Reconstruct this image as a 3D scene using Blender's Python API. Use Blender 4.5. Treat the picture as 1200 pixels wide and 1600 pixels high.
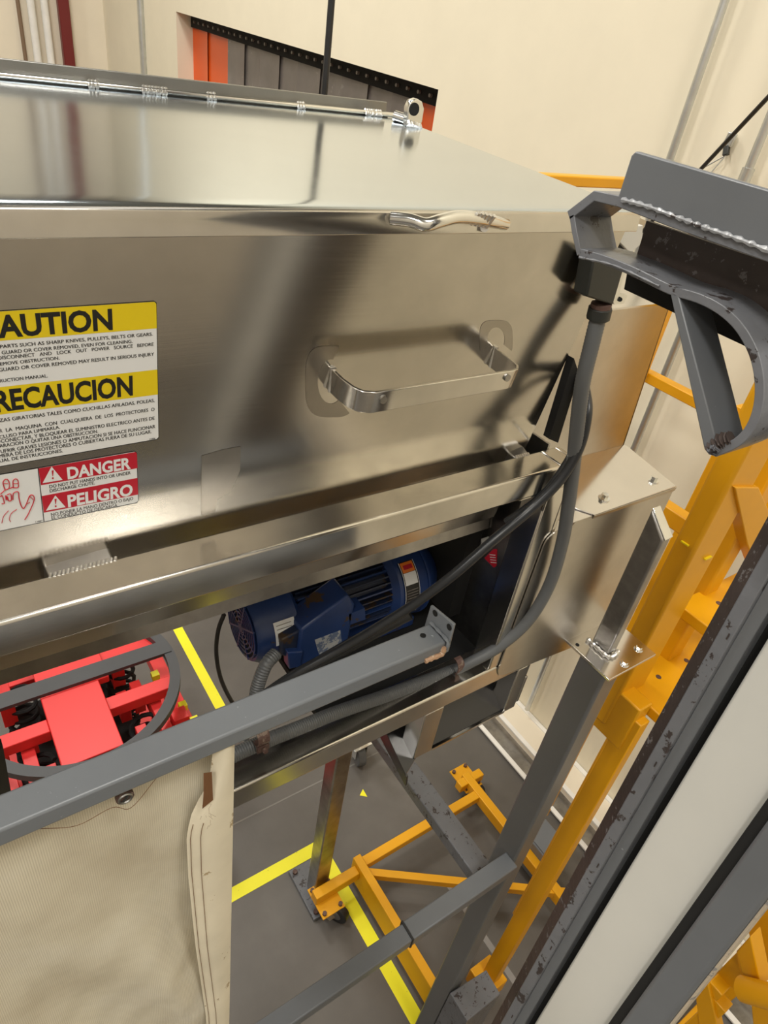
import bpy, bmesh, math, random
from mathutils import Vector, Matrix
random.seed(7)
for o in list(bpy.data.objects): bpy.data.objects.remove(o)
SC = bpy.context.scene; COL = SC.collection
PI = math.pi

# ------------------------------------------------------------------ camera
# world: X along the mixer, Y away from the platform, Z up; the eye is the origin of heights, floor at z = -2.9
CX = Vector((0.82324, -0.55024, 0.13968)); CU = Vector((0.22602, 0.54339, 0.80848)); CF = Vector((0.52076, 0.63401, -0.57171))
CAMLOC = Vector((0, -0.5, 0)); FPX = 1043.73
cam_d = bpy.data.cameras.new('camera'); cam = bpy.data.objects.new('camera', cam_d); COL.objects.link(cam)
R3 = Matrix((CX, CU, -CF)).transposed()
cam.matrix_world = Matrix.Translation(CAMLOC) @ R3.to_4x4()
cam_d.sensor_fit = 'VERTICAL'; cam_d.sensor_height = 36; cam_d.lens = FPX/1600*36
cam_d.clip_start = 0.02; cam_d.clip_end = 60
SC.camera = cam

# ------------------------------------------------------------------ world, lamps, exposure
w = bpy.data.worlds.new('world'); SC.world = w; w.use_nodes = True
w.node_tree.nodes['Background'].inputs[0].default_value = (1.0, 0.96, 0.88, 1)
w.node_tree.nodes['Background'].inputs[1].default_value = 0.25
def bay_light(x, y, power, size=0.9):
    d = bpy.data.lights.new('high_bay_light', 'AREA'); d.energy = power; d.size = size; d.shape = 'DISK'
    d.color = (1.0, 0.965, 0.89)
    o = bpy.data.objects.new('high_bay_light', d); COL.objects.link(o); o.location = (x, y, 3.35)
LAMPS = [(-2.2, -2.0, 150), (0.9, -1.6, 120), (-1.6, 1.6, 170), (0.6, 4.2, 170), (-2.6, 5.4, 170), (-4.5, -0.5, 150), (-.3, 1.9, 40)]
for a in LAMPS: bay_light(*a)
VS = SC.view_settings
SC.display_settings.display_device = 'sRGB'
VS.view_transform = 'Standard'; VS.look = 'None'; VS.gamma = 1; VS.use_curve_mapping = False
VS.exposure = -0.5

# ------------------------------------------------------------------ helpers
def ray(u, v):
    return CX*(u-600) - CU*(v-800) + CF*FPX
def at(u, v, ax, val):
    r = ray(u, v); i = 'xyz'.index(ax); t = (val-CAMLOC[i])/r[i]
    return CAMLOC + r*t
TILT, PY0, PZ0 = 0.15, 0.012, -0.137         # hopper wall leans inward towards the bottom
PN = Vector((0, -1, -TILT)).normalized()
def pan(u, v, off=0.0):
    r = ray(u, v)
    k = (PY0+.5+TILT*PZ0)/(r.y+TILT*r.z)
    return CAMLOC + r*k + PN*off
def pany(z): return PY0 + TILT*(PZ0-z)

class M:
    def __init__(s): s.bm = bmesh.new()
    def poly(s, pts, flip=False):
        vs = [s.bm.verts.new(p) for p in pts]
        if flip: vs.reverse()
        return s.bm.faces.new(vs)
    def hexa(s, b, t):          # bottom loop, top loop (equal length)
        n = len(b); vb = [s.bm.verts.new(p) for p in b]; vt = [s.bm.verts.new(p) for p in t]
        s.bm.faces.new(vb[::-1]); s.bm.faces.new(vt)
        for i in range(n): s.bm.faces.new((vb[i], vb[(i+1) % n], vt[(i+1) % n], vt[i]))
        return s
    def box(s, a, b):
        x0, y0, z0 = [min(a[i], b[i]) for i in range(3)]; x1, y1, z1 = [max(a[i], b[i]) for i in range(3)]
        return s.hexa([(x0,y0,z0),(x1,y0,z0),(x1,y1,z0),(x0,y1,z0)], [(x0,y0,z1),(x1,y0,z1),(x1,y1,z1),(x0,y1,z1)])
    def prism(s, pts, vec):
        vec = Vector(vec); return s.hexa([Vector(p) for p in pts], [Vector(p)+vec for p in pts])
    def bar(s, a, b, w, h, up=(0, 0, 1)):
        a = Vector(a); b = Vector(b); d = (b-a).normalized(); sd = d.cross(Vector(up)).normalized(); u = sd.cross(d)
        q = [a+sd*i*w/2+u*j*h/2 for i, j in ((-1,-1),(1,-1),(1,1),(-1,1))]
        return s.prism(q, b-a)
    def tube(s, path, r, n=12, caps=True):
        path = [Vector(p) for p in path]; k = len(path)
        rs = r if isinstance(r, (list, tuple)) else [r]*k
        t0 = (path[1]-path[0]).normalized()
        nrm = t0.orthogonal().normalized(); rings = []
        for i, p in enumerate(path):
            t = (path[min(i+1, k-1)]-path[max(i-1, 0)])
            t = t.normalized() if t.length > 1e-9 else t0
            nrm = (nrm - t*nrm.dot(t)).normalized(); bn = t.cross(nrm)
            rings.append([s.bm.verts.new(p+(nrm*math.cos(2*PI*j/n)+bn*math.sin(2*PI*j/n))*rs[i]) for j in range(n)])
        for i in range(k-1):
            for j in range(n):
                s.bm.faces.new((rings[i][j], rings[i][(j+1) % n], rings[i+1][(j+1) % n], rings[i+1][j]))
        if caps: s.bm.faces.new(rings[0][::-1]); s.bm.faces.new(rings[-1])
        return s
    def cyl(s, a, b, r, n=20): return s.tube([a, b], r, n)
    def strip(s, A, B):         # ribbon between two equal length point rows
        va = [s.bm.verts.new(p) for p in A]; vb = [s.bm.verts.new(p) for p in B]
        for i in range(len(A)-1): s.bm.faces.new((va[i], va[i+1], vb[i+1], vb[i]))
        return s
    def profile(s, pts, th, vec):   # flat bar bent along pts (in plane normal to vec), thickness th, width vec
        pts = [Vector(p) for p in pts]; vec = Vector(vec); vn = vec.normalized(); n = len(pts); a = []; b = []
        for i, p in enumerate(pts):
            t = (pts[min(i+1, n-1)]-pts[max(i-1, 0)]).normalized(); nn = t.cross(vn)
            a.append(p+nn*th/2); b.append(p-nn*th/2)
        for i in range(n-1):
            s.hexa([a[i], a[i+1], b[i+1], b[i]], [q+vec for q in (a[i], a[i+1], b[i+1], b[i])])
        return s
    def build(s, name, mat, parent=None, bevel=0, smooth=False, kind=None, merge=True, seg=2):
        if merge: bmesh.ops.remove_doubles(s.bm, verts=s.bm.verts, dist=1e-6)
        bmesh.ops.recalc_face_normals(s.bm, faces=s.bm.faces)
        me = bpy.data.meshes.new(name); s.bm.to_mesh(me); s.bm.free()
        me.materials.append(mat)
        if smooth:
            for p in me.polygons: p.use_smooth = True
            try: me.set_sharp_from_angle(angle=math.radians(35))
            except Exception: pass
        o = bpy.data.objects.new(name, me); COL.objects.link(o)
        if parent is not None:
            o.parent = parent
            mi = parent.matrix_world.copy() if parent.parent is None else Matrix.Translation(parent_loc(parent))
            o.matrix_parent_inverse = mi.inverted()
        if kind: o['kind'] = kind
        if bevel:
            b = o.modifiers.new('bevel', 'BEVEL'); b.width = bevel; b.segments = seg; b.limit_method = 'ANGLE'; b.angle_limit = math.radians(40)
            b.harden_normals = False
            for p in me.polygons: p.use_smooth = True
            try: me.set_sharp_from_angle(angle=math.radians(50))
            except Exception: pass
        return o
def parent_loc(p):
    return Vector((0, 0, 0))
def tag(o, label, cat, group=None):
    o['label'] = label; o['category'] = cat
    if group: o['group'] = group
    return o
def thing(name, label, cat, loc=(0, 0, 0), group=None):
    o = bpy.data.objects.new(name, None); COL.objects.link(o); o.location = loc; o.empty_display_size = .05
    o.matrix_world = Matrix.Translation(loc)
    return tag(o, label, cat, group)
def copy_thing(o, off, label=None, parent=None):
    c = o.copy(); COL.objects.link(c)
    if parent is None:
        c.location = o.location + Vector(off)
        if label: c['label'] = label
    else: c.parent = parent
    for ch in [x for x in bpy.data.objects if x.parent == o]: copy_thing(ch, off, None, c)
    return c
def smooth_path(pts, n=12):
    P = [Vector(p) for p in pts]; P = [P[0]*2-P[1]] + P + [P[-1]*2-P[-2]]; out = []
    for i in range(1, len(P)-2):
        for j in range(n):
            t = j/n; a, b, c, d = P[i-1], P[i], P[i+1], P[i+2]
            out.append(.5*((2*b)+(c-a)*t+(2*a-5*b+4*c-d)*t*t+(3*b-a-3*c+d)*t**3))
    out.append(P[-2]); return out

# ------------------------------------------------------------------ materials
def nt(name):
    m = bpy.data.materials.new(name); m.use_nodes = True
    t = m.node_tree; b = t.nodes['Principled BSDF']; return m, t, b
def add(t, typ, **kw):
    n = t.nodes.new(typ)
    for k, v in kw.items(): setattr(n, k, v)
    return n
def coords(t, scale=(1, 1, 1), rot=(0, 0, 0)):
    tc = add(t, 'ShaderNodeNewGeometry'); mp = add(t, 'ShaderNodeMapping')
    mp.inputs['Scale'].default_value = scale; mp.inputs['Rotation'].default_value = rot
    t.links.new(tc.outputs['Position'], mp.inputs['Vector']); return mp.outputs['Vector']
def noise(t, vec, scale, detail=3, rough=.5):
    n = add(t, 'ShaderNodeTexNoise'); n.inputs['Scale'].default_value = scale; n.inputs['Detail'].default_value = detail
    n.inputs['Roughness'].default_value = rough; t.links.new(vec, n.inputs['Vector']); return n.outputs['Fac']
def ramp(t, fac, stops):
    r = add(t, 'ShaderNodeValToRGB'); e = r.color_ramp.elements
    while len(e) < len(stops): e.new(0.5)
    for i, (p, c) in enumerate(stops):
        e[i].position = p; e[i].color = (c[0], c[1], c[2], 1) if isinstance(c, (tuple, list)) else (c, c, c, 1)
    t.links.new(fac, r.inputs['Fac']); return r.outputs['Color']
def bump(t, b, h, strength, dist=.01, prev=None):
    n = add(t, 'ShaderNodeBump'); n.inputs['Strength'].default_value = strength; n.inputs['Distance'].default_value = dist
    t.links.new(h, n.inputs['Height'])
    if prev: t.links.new(prev, n.inputs['Normal'])
    t.links.new(n.outputs['Normal'], b.inputs['Normal']); return n.outputs['Normal']
def setp(b, **kw):
    for k, v in kw.items():
        n = {'col': 'Base Color', 'rough': 'Roughness', 'metal': 'Metallic', 'aniso': 'Anisotropic', 'spec': 'Specular IOR Level', 'coat': 'Coat Weight'}[k]
        b.inputs[n].default_value = (v[0], v[1], v[2], 1) if k == 'col' else v
def steel(name, col=(.60, .585, .55), rough=.25, grain=(3, 3, 300), gstr=.05, tangent=None, aniso=0, wav=0.0, wavs=4.0, stain=.08):
    m, t, b = nt(name); setp(b, col=col, metal=1, rough=rough)
    f = noise(t, coords(t), 14, 4, .6)
    c = ramp(t, f, [(.3, tuple(x*(1-stain) for x in col)), (.7, tuple(min(1, x*(1+stain)) for x in col))])
    t.links.new(c, b.inputs['Base Color'])
    g = noise(t, coords(t, grain), 1, 2, .6)
    r = ramp(t, g, [(.2, rough*.93), (.8, rough*1.08)]); t.links.new(r, b.inputs['Roughness'])
    prev = bump(t, b, g, gstr, .001)
    if wav:
        wv = noise(t, coords(t), wavs, 1, .4); bump(t, b, wv, 1.0, wav, prev)
    if tangent:
        b.inputs['Anisotropic'].default_value = aniso
        cx = add(t, 'ShaderNodeCombineXYZ')
        for i in range(3): cx.inputs[i].default_value = tangent[i]
        t.links.new(cx.outputs[0], b.inputs['Tangent'])
    return m
def paint(name, col, rough=.45, chip=None, amt=.72, scale=30, var=.1, bstr=.1, spec=.5, lo=None):
    m, t, b = nt(name); setp(b, col=col, rough=rough, spec=spec)
    f = noise(t, coords(t), 5, 4, .6)
    c = ramp(t, f, [(.3, tuple(x*(1-var) for x in col)), (.7, tuple(min(1, x*(1+var)) for x in col))])
    if chip:
        f2 = noise(t, coords(t), scale, 5, .7)
        k = ramp(t, f2, [(amt, 0.0), (amt+.02, 1.0)])
        mx = add(t, 'ShaderNodeMix', data_type='RGBA'); t.links.new(k, mx.inputs[0]); t.links.new(c, mx.inputs[6])
        mx.inputs[7].default_value = (*chip, 1); c = mx.outputs[2]
    t.links.new(c, b.inputs['Base Color'])
    f3 = noise(t, coords(t), 60, 3); bump(t, b, f3, bstr, .002)
    return m
def plain(name, col, rough=.5, metal=0, spec=.5):
    m, t, b = nt(name); setp(b, col=col, rough=rough, metal=metal, spec=spec); return m

S_PANEL = steel('brushed_steel_wall', (.58, .55, .50),   .17, (4, 4, 420), .02, None, 0, wav=.0004, wavs=3)
S_LID = steel('polished_steel_lid', (.60, .67, .74), .13, (3, 60, 3), .02, wav=.0022, wavs=3.2, stain=.02)
S_LIP = steel('brushed_steel_lip', (.62, .60, .56), .2, (4, 4, 300), .012, (0, 0, 1), .6, wav=.001, wavs=9)
S_RAIL = steel('brushed_steel_rail', (.66, .64, .60), .2, (5, 200, 300), .02, (0, 0, 1), .4, stain=.12)
S_COVER = steel('satin_steel_cover', (.56, .53, .48), .3, (5, 5, 260), .012, (0, 0, 1), .5, wav=.0006, wavs=4)
S_PLATE = steel('smooth_steel_plate', (.72, .70, .68), .14, (30, 3, 3), .02, wav=.001, wavs=5, stain=.03)
S_DARK = steel('dull_steel', (.36, .35, .34), .33, (5, 5, 120), .06, stain=.3)
S_ROD = steel('bright_rod', (.78, .78, .76), .15, (40, 40, 40), .04)
S_WELD = steel('weld_bead', (.75, .74, .72), .3, (300, 300, 300), .8)
GREY = paint('grey_paint', (.125, .133, .145), .36, (.34, .36, .38), .70, 90, .08, .08)
GREYB = paint('grey_bar_paint', (.165, .18, .20), .34, (.42, .45, .48), .69, 110, .08, .10)
GREYL = paint('grey_leg_paint', (.12, .122, .125), .33, None, .7, 30, .06, .05)
GREYR = paint('rusty_grey_paint', (.135, .14, .155), .36, (.035, .027, .027), .585, 45, .15, .5)
RUST = paint('rusty_edge', (.045, .032, .028), .6, (.13, .12, .12), .60, 90, .4, .8)
YEL = paint('yellow_paint', (.72, .34, .002), .4, (.25, .13, .05), .74, 50, .05, .06)
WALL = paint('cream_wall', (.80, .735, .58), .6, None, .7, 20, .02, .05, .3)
WALLD = paint('unseen_wall', (.56, .52, .46), .7, None, .7, 20, .03, .05, .3)  # unseen walls, tone chosen for contrast and the hopper's reflection
WALL2 = paint('pale_wall', (.82, .74, .60), .6, None, .7, 20, .02, .05, .3)
CEIL = paint('dark_ceiling', (.22, .22, .21), .8, None, .7, 20, .02, .05, .2)
BLACK = plain('black_plastic', (.012, .012, .013), .5)
DARK = plain('dark_box', (.026, .028, .025), .5)
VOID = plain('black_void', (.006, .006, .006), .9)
RUB = paint('grey_conduit_plastic', (.11, .115, .12), .45, None, .7, 30, .1, .05)
WORN = paint('worn_paint', (.12, .16, .26), .5, (.4, .42, .45), .5, 60, .3, .2)
SHEET = plain('dark_sheet', (.05, .05, .052), .22, .7)
S_ANGLE = steel('grey_angle', (.30, .30, .29), .35, (3, 60, 60), .03)
WORN_GLINT = paint('worn_glint_edge', (.40, .34, .26), .5, (.2, .19, .18), .55, 60, .2, .2)
CABLE = plain('black_cable', (.02, .022, .026), .33)
BLUE = paint('blue_motor_paint', (.018, .045, .16), .35, (.07, .045, .025), .60, 22, .25, .2)
BLUED = paint('dirty_blue_fins', (.012, .022, .06), .5, (.05, .03, .015), .54, 18, .3, .3)
RED = paint('red_paint', (.78, .035, .035), .4, None, .7, 30, .05, .03)
RINGG = paint('ring_grey', (.055, .058, .065), .5, None)
YTAPE = paint('yellow_tape', (.93, .88, .02), .5, (.35, .32, .05), .66, 40, .03, .05)
LYEL = plain('label_yellow', (.78, .60, .01), .3)
LWHT = plain('label_white', (.78, .80, .82), .28)
LRED = plain('label_red', (.50, .012, .03), .3)
LBLK = plain('label_black', (.012, .012, .012), .35)
LCLR = plain('label_border', (.36, .34, .30), .2)
LORG = plain('label_orange', (.80, .20, .02), .35)
CONDUIT = steel('galvanised_conduit', (.62, .64, .64), .35, (40, 40, 40), .04)
WHITEP = paint('white_panel', (.58, .575, .54), .4, None, .7, 30, .03, .03)
ORANGE = plain('orange_strip', (.75, .10, .01), .35)
STRIPM = paint('grey_strip', (.17, .15, .14), .3, (.24, .22, .2), .62, 8, .15, .05)
MAROON = plain('maroon_paint', (.16, .014, .014), .4)
BROWN = plain('brown_paint', (.20, .13, .08), .5)
PIPEW = paint('white_pipe', (.84, .82, .78), .35, None)
COPPER = paint('rusty_weld', (.42, .26, .16), .45, (.75, .6, .45), .55, 60, .3, .6)
RUSTY = paint('rust_clamp', (.10, .055, .045), .7, (.2, .15, .12), .6, 70, .4, .6)
def floor_mat():
    m, t, b = nt('concrete_floor'); setp(b, rough=.45)
    f = noise(t, coords(t), 1.6, 6, .65)
    c = ramp(t, f, [(.3, (.085, .078, .070)), (.55, (.115, .105, .095)), (.75, (.15, .138, .125))])
    f2 = noise(t, coords(t), 5.5, 2, .5); k = ramp(t, f2, [(.73, 0.0), (.75, 1.0)])
    mx = add(t, 'ShaderNodeMix', data_type='RGBA'); t.links.new(k, mx.inputs[0]); t.links.new(c, mx.inputs[6]); mx.inputs[7].default_value = (.24, .23, .21, 1)
    t.links.new(mx.outputs[2], b.inputs['Base Color'])
    bump(t, b, noise(t, coords(t), 30, 4), .1, .005); return m
FLOOR = floor_mat()
def canvas_mat():
    m, t, b = nt('canvas'); setp(b, rough=.85, spec=.15)
    tc = add(t, 'ShaderNodeUVMap'); mp = add(t, 'ShaderNodeMapping'); t.links.new(tc.outputs[0], mp.inputs[0])
    wv = add(t, 'ShaderNodeTexWave'); wv.inputs['Scale'].default_value = 150; wv.bands_direction = 'X'; t.links.new(mp.outputs[0], wv.inputs[0])
    w2 = add(t, 'ShaderNodeTexWave'); w2.inputs['Scale'].default_value = 150; w2.bands_direction = 'Y'; t.links.new(mp.outputs[0], w2.inputs[0])
    mul = add(t, 'ShaderNodeMath', operation='MULTIPLY'); t.links.new(wv.outputs['Fac'], mul.inputs[0]); t.links.new(w2.outputs['Fac'], mul.inputs[1])
    f = noise(t, coords(t), 5, 4, .6)
    c = ramp(t, f, [(.3, (.60, .54, .42)), (.5, (.74, .69, .56)), (.7, (.80, .76, .65))])
    mx = add(t, 'ShaderNodeMix', data_type='RGBA', blend_type='MULTIPLY'); mx.inputs[0].default_value = .55
    c2 = ramp(t, mul.outputs[0], [(0, (.55, .52, .46)), (.35, (1, 1, 1))])
    t.links.new(c, mx.inputs[6]); t.links.new(c2, mx.inputs[7]); t.links.new(mx.outputs[2], b.inputs['Base Color'])
    bump(t, b, mul.outputs[0], .3, .002); return m
CANVAS = canvas_mat()
CANVAS2 = paint('canvas_hem', (.72, .66, .52), .85, (.42, .33, .2), .63, 25, .12, .3, .15)
THREAD = plain('brown_thread', (.16, .07, .025), .8)

def struct(o): o['kind'] = 'structure'; return o

# ------------------------------------------------------------------ room
FZ = -2.9
struct(M().box((-7, -3.2, FZ-.1), (2.3, 8.0, FZ)).build('floor', FLOOR))
struct(M().box((-7, -3.2, 3.5), (2.5, 8.2, 3.6)).build('ceiling', CEIL))
OT0, OT1 = -0.02, -0.215                    # the doorway's head line
m = M(); y0, y1 = 2.436, 5.93
m.box((2.3, -3.0, FZ), (2.5, y0, 3.5)); m.box((2.3, y1, FZ), (2.5, 8.2, 3.5))
m.hexa([(2.3, y0, -.1545), (2.5, y0, -.1545), (2.5, y1, -.0501), (2.3, y1, -.0501)], [(2.3, y0, 3.5), (2.5, y0, 3.5), (2.5, y1, 3.5), (2.3, y1, 3.5)])
struct(m.build('wall_right', WALL))
struct(M().box((-7, 8.0, FZ), (2.3, 8.2, 3.5)).build('wall_back', WALL2))
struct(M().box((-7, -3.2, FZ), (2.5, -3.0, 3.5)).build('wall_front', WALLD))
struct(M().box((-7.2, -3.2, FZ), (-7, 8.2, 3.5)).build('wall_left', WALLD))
# curb along the right wall: low grey ledge with two white-edged steps
m = M(); m.box((2.13, -3, FZ), (2.3, y0, FZ+.05))
bb = struct(m.build('baseboard_right', WALL2))
M().box((2.02, -3, FZ), (2.13, y0, FZ+.012)).build('gutter_plate', S_DARK, bb)
for xx, zz in ((2.285, .05), (2.135, .05), (2.02, .012)):
    M().box((xx-.012, -3, FZ+zz), (xx+.012, y0, FZ+zz+.008)).build('edge_strip', PIPEW, bb)
# doorway with a strip curtain
dr = bpy.data.objects.new('door_1', None); COL.objects.link(dr); dr['kind'] = 'structure'
m = M(); ya, yb = y0, y1
M().hexa([(2.42, ya, -.24), (2.47, ya, -.24), (2.47, yb, -.135), (2.42, yb, -.135)], [(2.42, ya, -.13), (2.47, ya, -.13), (2.47, yb, -.02), (2.42, yb, -.02)]).build('header_rail', VOID, dr)
for i in range(34):
    yy = ya+.1+i*.1; M().cyl((2.405, yy, -.2+.03*(yy-ya)), (2.425, yy, -.2+.03*(yy-ya)), .009, 8).build('rivet', STRIPM, dr)
edges = [ya, 2.60, 2.75, 2.98, 3.25, 3.52, 3.8, 4.08, 4.36, 4.64, 4.92, 5.2, 5.62, yb]
for i in range(len(edges)-1):
    e0, e1 = edges[i], edges[i+1]; n = len(edges)-2
    mt = ORANGE if i in (0, 1, n, n-1) else STRIPM
    m = M(); xo = 2.435+(i % 2)*.012
    rows = [Vector((xo+.010*math.sin(PI*j/6), e0+(e1-e0+(.02 if i < n else 0))*j/6, -.14)) for j in range(7)]
    m.strip(rows, [r+Vector((0, 0, FZ+.14)) for r in rows]); m.build('curtain_strip', mt, dr, smooth=True)
M().box((2.5, ya-.3, FZ), (2.52, yb+.3, .3)).build('dark_backing', DARK, dr)

# pipes on the back wall and conduits on the right wall
def vtube(name, x, y, z0, z1, r, mat, label, cat, group=None, mat2=None):
    m = M(); m.cyl((x, y, z0), (x, y, z1), r, 16)
    o = m.build(name, mat, smooth=True); return tag(o, label, cat, group)
vtube('wall_pipe', 1.62, 7.93, FZ, 3.5, .035, PIPEW, 'white vertical pipe on back wall, left of the two', 'pipe')
vtube('wall_pipe', 1.74, 7.93, FZ, 3.5, .035, PIPEW, 'white vertical pipe on back wall, right of the two', 'pipe')
vtube('drop_conduit', 1.515, 7.96, FZ, 3.5, .018, BROWN, 'thin brown vertical pipe left of the white pipes', 'pipe')
tag(M().box((1.86, 7.9, FZ), (1.96, 7.99, 3.5)).build('wall_column', MAROON, bevel=.01), 'dark red vertical pipe column on the back wall', 'pipe')
vtube('wall_conduit', 2.28, 6.75, FZ, 3.5, .03, CONDUIT, 'grey vertical conduit left of the strip curtain doorway', 'conduit')
for yc, lab in ((1.062, 'galvanised conduit on cream wall, left of the two behind the grey hook'), (.776, 'galvanised conduit on cream wall, right of the two behind the grey hook')):
    t = thing('wall_conduit', lab, 'conduit', (2.27, yc, 0))
    M().cyl((2.262, yc, FZ+.1), (2.262, yc, 3.5), .0135, 16).build('pipe', CONDUIT, t, smooth=True)
    zc = -.215 if yc > 1 else -.185
    M().cyl((2.262, yc, zc-.02), (2.262, yc, zc+.02), .019, 16).build('coupling', CONDUIT, t, smooth=True)
    M().box((2.285, yc-.03, -1.5), (2.30, yc+.03, -1.47)).build('strap', CONDUIT, t)
# black hanging cord behind the lid, black sloping cable with wire anchor
tag(M().tube([(.808, .9, 3.5), (.806, .9, .3), (.805, .9, -.6)], .0068, 10).build('hanging_cord', BLACK, smooth=True), 'black cord hanging straight down behind the lid', 'cord')
p0, p1 = at(1200, 152, 'x', 1.75), at(1085, 275, 'x', 1.9)
dd = (p0-p1)
tag(M().tube([p1-dd*1.0, p1, p0, p0+dd*3], .0055, 10).build('sloping_cable', BLACK, smooth=True), 'black cable sloping up to the right above the grey hook', 'cable')
t = thing('wall_anchor', 'small metal cable anchor screwed to the cream wall', 'anchor', (2.29, .60, -.14))
a0 = at(1146, 208, 'x', 2.285); a1 = at(1136, 228, 'x', 2.285); a2 = at(1134, 243, 'x', 2.28)
M().bar(a0, a1, .03, .012, (1, 0, 0)).build('bracket', CONDUIT, t, bevel=.002)
M().bar(a1, a2, .018, .014, (1, 0, 0)).build('clamp', DARK, t, bevel=.002)
for q in ((1110, 271), (1085, 270)):
    M().tube([a2, at(q[0], q[1], 'x', 2.27), at(q[0]-25, q[1]+30, 'x', 2.27)], .0022, 6).build('wire', CONDUIT, t)

# ------------------------------------------------------------------ mixer
mx = thing('ribbon_mixer', 'large stainless steel mixer hopper with hinged lid and warning labels', 'mixer', (.4, .4, FZ))
LX0, LX1 = -.95, .700
# front wall with a lean, end walls, trough bottom
m = M(); zb = -.597
m.hexa([(LX0, pany(zb), zb), (.705, pany(zb), zb), (.705, pany(zb)+.003, zb), (LX0, pany(zb)+.003, zb)],
       [(LX0, pany(-.125), -.125), (.705, pany(-.125), -.125), (.705, pany(-.125)+.003, -.125), (LX0, pany(-.125)+.003, -.125)])
m.build('hopper_wall', S_PANEL, mx)
m = M(); arc = [(pany(zb)+.004, zb)]+[(.4-.33*math.cos(PI*k/12), zb-.085*math.sin(PI*k/12)) for k in range(1, 12)]+[(.74, zb)]
m.strip([(LX0, a, b) for a, b in arc], [(.70, a, b) for a, b in arc]).build('trough_bottom', S_DARK, mx, smooth=True)
for xx in (LX0, .702):
    m = M(); m.prism([(xx, pany(-.125)+.004, -.125), (xx, .78, -.125)]+[(xx, a, b) for a, b in reversed(arc)], (.004, 0, 0)).build('end_wall', S_DARK, mx)
M().box((LX0, .78, -.6), (.70, .784, -.12)).build('rear_wall', S_DARK, mx)
# lid: sheet with rolled front lip
lid = M()
zf, zr = -.116, -.097
N = 26; R = 20
for i in range(N):
    for j in range(R):
        pass
def lidz(x, y): return zf + (zr-zf)*y/.5 if y <= .5 else zr-(y-.5)*.25
xs = [LX0-.02+(LX1+.006-LX0+.02)*i/N for i in range(N+1)]; ys = [0, .004, .01]+[.5*j/R for j in range(1, R+1)]+[.6, .8]
vg = [[lid.bm.verts.new((x, y, lidz(x, y)-(.003 if j == 0 else .0008 if j == 1 else 0))) for j, y in enumerate(ys)] for x in xs]
for i in range(N):
    for j in range(len(ys)-1): lid.bm.faces.new((vg[i][j], vg[i+1][j], vg[i+1][j+1], vg[i][j+1]))
L = lid.build('lid', S_LID, mx, smooth=True)
M().prism([(LX0-.02, -.0005, -.119), (LX0-.02, .002, -.117), (LX0-.02, .0022, -.1368), (LX0-.02, -.002, -.1368)], (LX1+.026-LX0, 0, 0)).build('front_lip', S_LIP, L, bevel=.0006)
M().prism([(LX1+.003, .0, -.118), (LX1+.003, .5, -.099), (LX1+.003, .5, -.118), (LX1+.003, 0, -.137)], (.003, 0, 0)).build('side_lip', S_LIP, L)
# hinge angle, rod, welds and end bracket
hz = -.095
m = M(); m.box((LX0, .503, hz-.005), (.690, .508, hz+.017)); m.build('hinge_angle', S_ANGLE, L, bevel=.001)
M().box((LX0, .497, hz-.004), (.690, .503, hz-.001)).build('hinge_leaf', S_ANGLE, L)
M().tube([(LX0, .494, hz+.0015), (.705, .494, hz+.0015)], .0033, 12).build('hinge_rod', S_ROD, L, smooth=True)
for xw, lw in ((.245, .008), (.31, .022), (.395, .008), (.53, .008), (.645, .022), (-.05, .02)):
    m = M()
    for k in range(int(lw/.003)+1):
        m.tube([(xw+k*.004+random.uniform(-.001, .001), .489, hz-.001), (xw+k*.004+.002, .497, hz+.005)], .0024, 6)
    m.build('hinge_weld', S_WELD, L, smooth=True)
m = M(); yb_ = .43
M().tube([at(617, 181, 'y', .46), at(638, 188, 'y', .44)], .0075, 12).build('hinge_pin', S_ROD, L, smooth=True)
oc = [at(u, v, 'y', .425) for u, v in ((636, 198), (638, 168), (643, 157), (652, 154), (660, 159), (663, 170), (660, 190), (656, 202))]
M().prism(oc, (0, .012, 0)).build('hinge_bracket', S_ROD, L, bevel=.0015)
c_ = at(648, 171, 'y', .4235)
M().cyl(c_, c_+Vector((0, .006, 0)), .0085, 16).build('bracket_hole', VOID, L)
for k in range(5):
    q = at(640+k*4, 196+k*1.3, 'y', .42); M().tube([q, q+Vector((.002, .006, .004))], .004, 7).build('bracket_weld', S_WELD, L, smooth=True)
# lid handle (bent round bar)
hp = smooth_path([at(612, 341, 'y', .0), at(640, 344, 'y', -.012), at(665, 351, 'y', -.022), at(688, 345, 'y', -.022), at(715, 339, 'y', -.018), at(745, 341, 'y', -.014), at(770, 346, 'y', -.008), at(789, 350, 'y', .0)], 8)
h = M().tube(hp, .0058, 14).build('lid_handle', S_ROD, L, smooth=True)
for k in range(5):
    q = at(742+k*6, 341+k*1.2, 'y', -.016); M().tube([q+Vector((0, .004, -.006)), q+Vector((0, -.004, .006))], .0022, 6).build('handle_weld', S_WELD, L, smooth=True)
M().cyl(at(757, 356, 'y', -.006), at(757, 356, 'y', .002), .004, 10).build('drip', S_WELD, L, smooth=True)
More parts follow.
